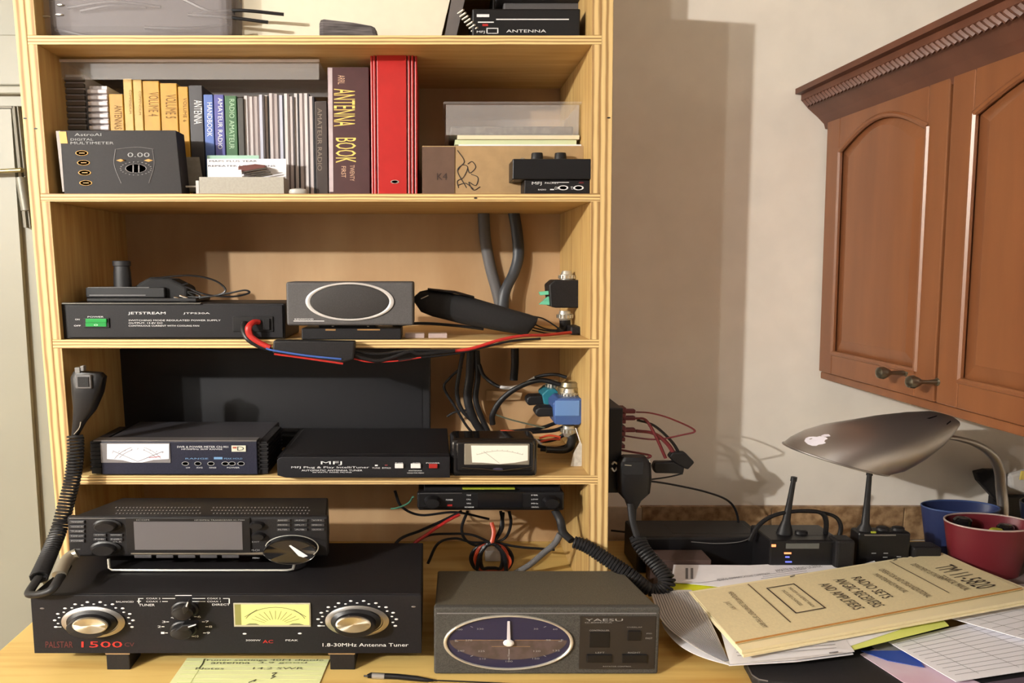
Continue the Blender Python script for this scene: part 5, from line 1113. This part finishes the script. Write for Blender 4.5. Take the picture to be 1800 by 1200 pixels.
# ============================================================ PAPERS ON THE DESK
def sheet(name, pix, z, mat, lab, catg, th=.0012, lift=None, group=None, parent=None):
    pts = [PZ(x,y,z+(lift[i] if lift else 0)) for i,(x,y) in enumerate(pix)]
    return obj(name, new().slab(pts, th), mat, parent, label=lab, cat_=catg, group=group)
def lines(o, A, B, C, D, n, mat, name='ruled_lines', w_=.0006, m_=0, skip=None):
    """n parallel lines across the quad A(top-left) B(top-right) C D"""
    m = new(); up = Vector((0,0,.0006))
    for i in range(n):
        f = (i+.5)/n
        if skip and skip(i): continue
        p, q = A.lerp(D,f), B.lerp(C,f); d = (q-p); p = p+d*m_; q = q-d*m_
        e = (D-A).normalized()*w_; m.quad(p-e+up, q-e+up, q+e+up, p+e+up)
    return obj(name, m, mat, o)
# black laptop / folder
zl = DESK+.018
t = thing('black_folder','closed black case with rounded corner at the front right, under the papers','case',PZ(1500,1190,DESK))
q = [PZ(x,y,zl) for x,y in ((1308,1160),(1315,1172),(1322,1186),(1334,1194),(1350,1197),(1640,1215),(1900,1225),(1900,1100),(1330,1100))]
obj('shell', new().slab(q,.0175), M('satin_black',(36,34,36),.55,var=.2,scale=(200,200,200)), t, bevel=.003)
obj('edge_trim', new().tube([p+Vector((0,0,.0005)) for p in q[:5]],.0012,6), M('dull_silver'), t)
# pink/white sheet, blue folder under the log sheets
z = zl+.002
sheet('pink_sheet',[(1512,1149),(1560,1132),(1760,1215),(1640,1232)],z,M('pink_white_paper',(222,206,218),.7,col2=(214,182,200),scale=(9,9,9)),'pale pink form sticking out under the lined sheet','paper')
sheet('blue_strip',[(1513,1143),(1585,1143),(1610,1152),(1625,1172),(1560,1160)],z+.003,M('royal_blue',(52,80,166),.5),'royal blue folder corner above the pale pink form','folder')
sheet('grey_card',[(1533,1136),(1562,1124),(1590,1146),(1545,1142)],z+.0015,M('grey_card',(140,138,136),.7),'small grey card corner beside the blue folder','card')
# lined log sheets
z = zl+.012
LOGP = M('log_paper',(246,244,250),.75)
Aq = [(1562,1128),(1760,1082),(1990,1150),(1680,1197)]
a = sheet('lined_sheet',Aq,z,LOGP,'white lined log sheet at the front right, lower of the two','paper')
pq = [PZ(x,y,z) for x,y in ((1572,1129),(1770,1085),(1960,1147),(1684,1189))]
lines(a,pq[0],pq[1],pq[2],pq[3],11,INKG,w_=.0005); lines(a,pq[3],pq[0],pq[1],pq[2],4,M('ink_mid',(120,118,122),.7),'column_lines',w_=.0006)
z2 = z+.012
b = sheet('lined_sheet',[(1657,1082),(1810,1050),(2050,1110),(1905,1152)],z2,LOGP,'white lined log sheet at the right edge, upper of the two','paper')
pq = [PZ(x,y,z2) for x,y in ((1668,1083),(1812,1053),(2030,1108),(1900,1146))]
lines(b,pq[0],pq[1],pq[2],pq[3],10,INKG,w_=.0005); lines(b,pq[3],pq[0],pq[1],pq[2],4,M('ink_mid'),'column_lines',w_=.0006)
# yellow legal sheet with a small white card
z3 = z2+.006
y = sheet('yellow_sheet',[(1470,1118),(1642,1072),(1668,1099),(1498,1142)],z3,M('legal_yellow',(226,232,124),.75),'pale yellow-green sheet under the tan manual, beside the lined sheets','paper')
sheet('white_card',[(1420,1128),(1572,1090),(1583,1105),(1490,1136)],z3+.002,PAPW,'white card corner lying on the pale yellow-green sheet','card')
obj('handwriting', new().text('73', *[PZ(x,y_,z3+.0008) for x,y_ in ((1588,1092),(1606,1088),(1612,1098),(1594,1102))]), M('olive_ink'), y)
# open magazine under the manual
z4 = z3+.006
t = thing('open_magazine','open magazine with curled grey text pages under the tan manual','magazine',PZ(1300,1140,DESK))
def P2(x,y_,h): return PZ(x,y_,h)
hL = z4+.028
GP = M('grey_text_page',(190,184,178),.8)
# curled left page: grid between far edge and spine
fa, fb = [(1140,1037,.035),(1163,1060,.045),(1165,1085,.04),(1175,1108,.028),(1200,1130,.018),(1240,1152,.008),(1281,1166,.002)], [(1180,1037,.030),(1200,1052,.032),(1222,1072,.028),(1240,1092,.022),(1255,1115,.016),(1270,1140,.008),(1283,1165,.003)]
def ribbon(A, B, n=10):
    m = new(); A = cat([PZ(x,y_,z4-.02+h) for x,y_,h in A],6); B = cat([PZ(x,y_,z4-.02+h) for x,y_,h in B],6); k = len(A)
    for i in range(k): m.v += [A[i],B[i],A[i]-Vector((0,0,.001)),B[i]-Vector((0,0,.001))]
    for i in range(k-1):
        a_ = i*4; c_ = a_+4
        m.f += [(a_,a_+1,c_+1,c_),(a_+2,c_+2,c_+3,a_+3),(a_,c_,c_+2,a_+2),(a_+1,a_+3,c_+3,c_+1)]; m.mi += [0]*4
    return m
left = ribbon([(1143,1037,.03),(1150,1060,.03),(1160,1085,.028),(1180,1108,.022),(1215,1132,.014),(1250,1152,.007),(1281,1166,.003)],
              [(1215,1036,.03),(1230,1056,.03),(1243,1080,.028),(1255,1104,.022),(1266,1128,.014),(1276,1150,.007),(1284,1166,.003)])
pg = obj('left_page', left, GP, t, smooth=True)
m = new(); A = cat([PZ(x,y_,z4-.02+h+.0012) for x,y_,h in ((1143,1037,.03),(1150,1060,.03),(1160,1085,.028),(1180,1108,.022),(1215,1132,.014),(1250,1152,.007),(1281,1166,.003))],6)
B = cat([PZ(x,y_,z4-.02+h+.0012) for x,y_,h in ((1215,1036,.03),(1230,1056,.03),(1243,1080,.028),(1255,1104,.022),(1266,1128,.014),(1276,1150,.007),(1284,1166,.003))],6)
for j in range(17):
    f = (j+1)/18; 
    pts = [A[i].lerp(B[i],f) for i in range(1,len(A)-2)]
    m.tube(pts,.0006,4,1)
obj('text_lines', m, M('ink_mid'), pg)
cov = ribbon([(1163,1093,.006),(1170,1108,.004),(1190,1130,.002),(1215,1146,.001),(1245,1158,0),(1281,1168,0)],[(1175,1090,.008),(1185,1105,.006),(1205,1125,.004),(1230,1140,.002),(1258,1152,.001),(1284,1164,.001)])
obj('cover_edge', cov, PAPW, t, smooth=True)
pg2 = obj('right_page', new().slab([PZ(1283,1166,z4-.016),PZ(1400,1158,z4-.008),PZ(1502,1144,z4-.004),PZ(1478,1112,z4-.002),PZ(1300,1110,z4),PZ(1262,1090,z4)],.0015), PAPG, t)
obj('under_page', new().slab([PZ(1281,1169,z4-.02),PZ(1400,1162,z4-.014),PZ(1500,1149,z4-.012),PZ(1480,1115,z4-.01),PZ(1300,1115,z4-.01)],.0015), PAPW, t)
m = new()
for j in range(5):
    a_, b_ = PZ(1296+j*-2,1156-j*6,z4-.0075+j*.001), PZ(1470-j*2,1140-j*6,z4-.001+j*.0004)
    m.tube([a_+Vector((0,0,.0045)),b_+Vector((0,0,.0025))],.0005,4,1)
m.tube([PZ(1458,1147,z4+.0005),PZ(1473,1145,z4+.0005)],.0012,4,1)
obj('text_lines', m, M('ink_mid'), pg2)
# back sheets
z5 = z4+.008
s_ = sheet('letter_sheet',[(1180,1022),(1184,992),(1318,993),(1452,987),(1488,1004),(1300,1034)],z5,PAPW,'white printed letter with two black bars, behind the tan manual','paper')
m = new()
for x_ in (1207,1216): m.add([PZ(x_-2,1017,z5+.0006),PZ(x_+2.5,1017,z5+.0006),PZ(x_+2.5,998,z5+.0006),PZ(x_-2,998,z5+.0006)],[(0,1,2,3)])
m.text('AMATEUR RADIO LICENSE',*[PZ(x,y_,z5+.0006) for x,y_ in ((1360,1001),(1440,992),(1446,996),(1366,1005))]); m.text('FEDERAL COMMUNICATIONS COMMISSION',*[PZ(x,y_,z5+.0006) for x,y_ in ((1260,1017),(1352,1006),(1354,1009),(1262,1021))])
obj('print', m, M('ink_mid'), s_)
m = new(); 
for j in range(4): m.tube([PZ(1335+j*3,1020-j*3.4,z5+.0008),PZ(1422-j*2,1009-j*3,z5+.0008)],.0004,4,1)
m.tube(cat([PZ(1183,1025,z5+.0005),PZ(1230,1024,z5+.0005),PZ(1300,1014,z5+.0005)],4),.0006,4,1)
obj('text_lines', m, INKG, s_)
sheet('yellow_folder',[(1160,1045),(1186,1024),(1305,1024),(1330,1035),(1262,1094),(1225,1070)],z5-.005,M('lime_folder',(214,216,40),.6),'bright lime yellow folder between the letter and the tan manual','folder')
sheet('white_slip',[(1475,1004),(1537,985),(1550,1000),(1500,1012)],z5+.001,PAPW,'small white slip behind the tan manual in front of the right handheld radio','paper')
sheet('grey_slip',[(1570,986),(1625,972),(1640,980),(1590,992)],z5+.002,PAPG,'pale grey slip poking out behind the far edge of the tan manual','paper')
# the tan manual: cover, cream lower edge, text
z6 = z5+.012
t = thing('tan_manual','tan technical manual with black print lying on the pile of papers','manual',PZ(1500,1050,DESK+.03))
TAN = M('tan_cover',(230,214,170),.75,var=.07,scale=(220,220,220)); CRM = M('cream_pages',(240,226,184),.75)
cor = dict(TL=(1656,971),TR=(1796,1034),BR=(1293,1130),BL=(1217,1041))
TL,TR,BR,BL = [PZ(*cor[k],z6+(0 if k[0]=='T' else -.004)) for k in ('TL','TR','BR','BL')]
def uv(u, v, up=0): return TL.lerp(TR,u).lerp(BL.lerp(BR,u), v)+Vector((0,0,.0012+up-.006*math.sin(math.pi*v)*0))
n = 14; m = new()
outline = [uv(0,i/n) for i in range(n+1)]+[uv(1,1-i/n) for i in range(n+1)]
obj('cover', new().slab([TL,BL,BR,TR],.0025), TAN, t)
e = Vector((.006,-.022,-.006)); f_ = Vector((-.004,.012,-.004))
obj('pages', new().slab([TL+f_,BL+f_,BR+e*.8,TR+e+Vector((.03,0,0))],.006).slab([TL+f_*1.5+Vector((0,0,-.006)),BL+f_+Vector((.0,0,-.006)),BR+e+Vector((0,0,-.006)),TR+e*1.1+Vector((.03,0,-.006))],.004), CRM, t)
obj('folded_edge', new().tube([TR+Vector((0,0,.001)),BR+Vector((0,0,.001))],.0015,6,1), M('rust_edge',(186,128,62),.6), t)
def ln(s__, u0, u1, v0, v1, mm): mm.text(s__, uv(u0,v0,.0004), uv(u1,v0,.0004), uv(u1,v1,.0004), uv(u0,v1,.0004))
m = new(); m2 = new()
ln('TM 11-5820',.30,.88,.055,.135,m2); ln('DEPARTMENT OF THE ARMY',.16,.60,.165,.19,m); ln('TECHNICAL MANUAL',.50,.86,.15,.18,m)
for v in (.235,.80): q = [uv(.02,v,.0004),uv(.85,v,.0004),uv(.85,v+.004,.0004),uv(.02,v+.004,.0004)]; m.quad(*q)
ln('OPERATOR AND ORGANIZATIONAL',.16,.86,.30,.325,m); ln('MAINTENANCE MANUAL',.24,.70,.345,.368,m)
ln('RADIO SETS',.24,.74,.415,.455,m2); ln('AN/GRC RECEIVERS',.22,.86,.478,.52,m2); ln('AND AMPLIFIERS',.26,.84,.545,.585,m2)
for (a0,a1,b0,b1) in ((.16,.72,.655,.66),(.16,.72,.755,.76),(.16,.175,.655,.76),(.705,.72,.655,.76)): m2.quad(uv(a0,b0,.0004),uv(a1,b0,.0004),uv(a1,b1,.0004),uv(a0,b1,.0004))
ln('THIS COPY IS A REPRINT WHICH',.22,.66,.68,.692,m); ln('INCLUDES CHANGES',.26,.60,.71,.722,m)
ln('HEADQUARTERS, DEPARTMENT OF THE ARMY',.12,.86,.875,.895,m); ln('JULY 1971',.30,.46,.915,.935,m)
obj('print', m, M('brown_black_ink',(96,80,60),.7), t); obj('bold_print', m2, M('dark_brown_ink',(66,54,44),.7), t)
m = new()
for v in (.20,.62): m.tube([uv(.0,v,.001),uv(.015,v+.02,.001)],.0012,5,1)
obj('staple', m, M('dull_silver'), t)
# right edge: translucent film and sheet
sheet('clear_sleeve',[(1680,995),(1830,985),(1860,1030),(1800,1026),(1740,1022)],DESK+.02,M('sleeve_film',(150,134,130),.25,alpha=.9),'grey translucent sleeve between the burgundy cup and the tan manual','sleeve',th=.004)
sheet('white_sheet',[(1765,1028),(1900,1020),(1900,1060),(1800,1042)],DESK+.03,PAPW,'white sheet edge right of the tan manual, at the right edge','paper')
sheet('dark_film',[(1690,1206),(1990,1160),(1990,1240),(1690,1240)],zl+.004,M('dark_film',(96,84,96),.3),'dark glossy film at the bottom right corner under the lined sheet','sleeve')
# yellow note and pen at the front
y = sheet('yellow_note',[(329,1156),(579,1158),(545,1240),(270,1240)],DESK+.002,M('note_yellow',(222,224,168),.75),'pale yellow lined note under the front of the large tuner','paper')
m = new(); R_ = random.Random(2); NI = M('note_ink',(84,84,60),.7); zz = DESK+.0028
for (x0,x1,y_,s_) in ((360,470,1160,'Tuner settings'),(475,570,1160,'40M dipole'),(372,440,1164.5,'antenna'),(455,540,1164.5,'3.9 good'),(345,395,1174.5,'Notes'),(446,535,1174,'14.2 SWR')):
    m.text(s_,PZ(x0,y_-1.8,zz),PZ(x1,y_-1.8,zz),PZ(x1-2,y_+1.8,zz),PZ(x0-2,y_+1.8,zz))
for pts in ([(478,1183),(486,1182),(478,1188),(484,1188),(476,1192)],[(437,1199),(450,1194),(446,1197)],[(350,1174),(356,1166),(359,1158)]): m.tube(cat([PZ(x,y_,zz) for x,y_ in pts],5),.0008,4)
obj('handwriting', m, NI, y)
zz = DESK+.0023; m = new()
for j in range(8): m.tube([PZ(326-j*3,1162+j*7.5,zz),PZ(575-j*3,1164+j*7.5,zz)],.0003,4,1)
m.tube([PZ(362,1157,zz),PZ(322,1220,zz)],.0004,4,1); obj('ruled_lines', m, M('pale_rule',(190,200,120),.7), y)
t = thing('stylus','black pen with a silver band lying at the front edge of the desk','pen',PZ(760,1195,DESK))
zp = DESK+.0055
def zl_(x,y_,h=0): return PZ(x,y_,zp+h)
obj('barrel', new().tube([zl_(646,1188),zl_(652,1186.5),zl_(700,1189),zl_(735,1192.5),zl_(752,1195),zl_(762,1195.3)],.005,14,1,rs=[.0035,.0052,.0052,.0048,.0034,.0018]), BLK2, t, smooth=True)
obj('silver_band', new().tube([zl_(654,1187.3),zl_(676,1188.4)],.0054,14,1), M('band_silver',(176,172,168),.3,metal=.6), t, smooth=True)
obj('whip', new().tube([zl_(762,1195.3,-.001),zl_(820,1197.5,-.003),zl_(960,1204,-.004)],.0013,8,1), BLK2, t, smooth=True)
obj('tip', new().tube([zl_(640,1187.5,-.001),zl_(647,1188)],.0018,8,1), BLK2, t, smooth=True)
# pencil line on the underside of the book shelf
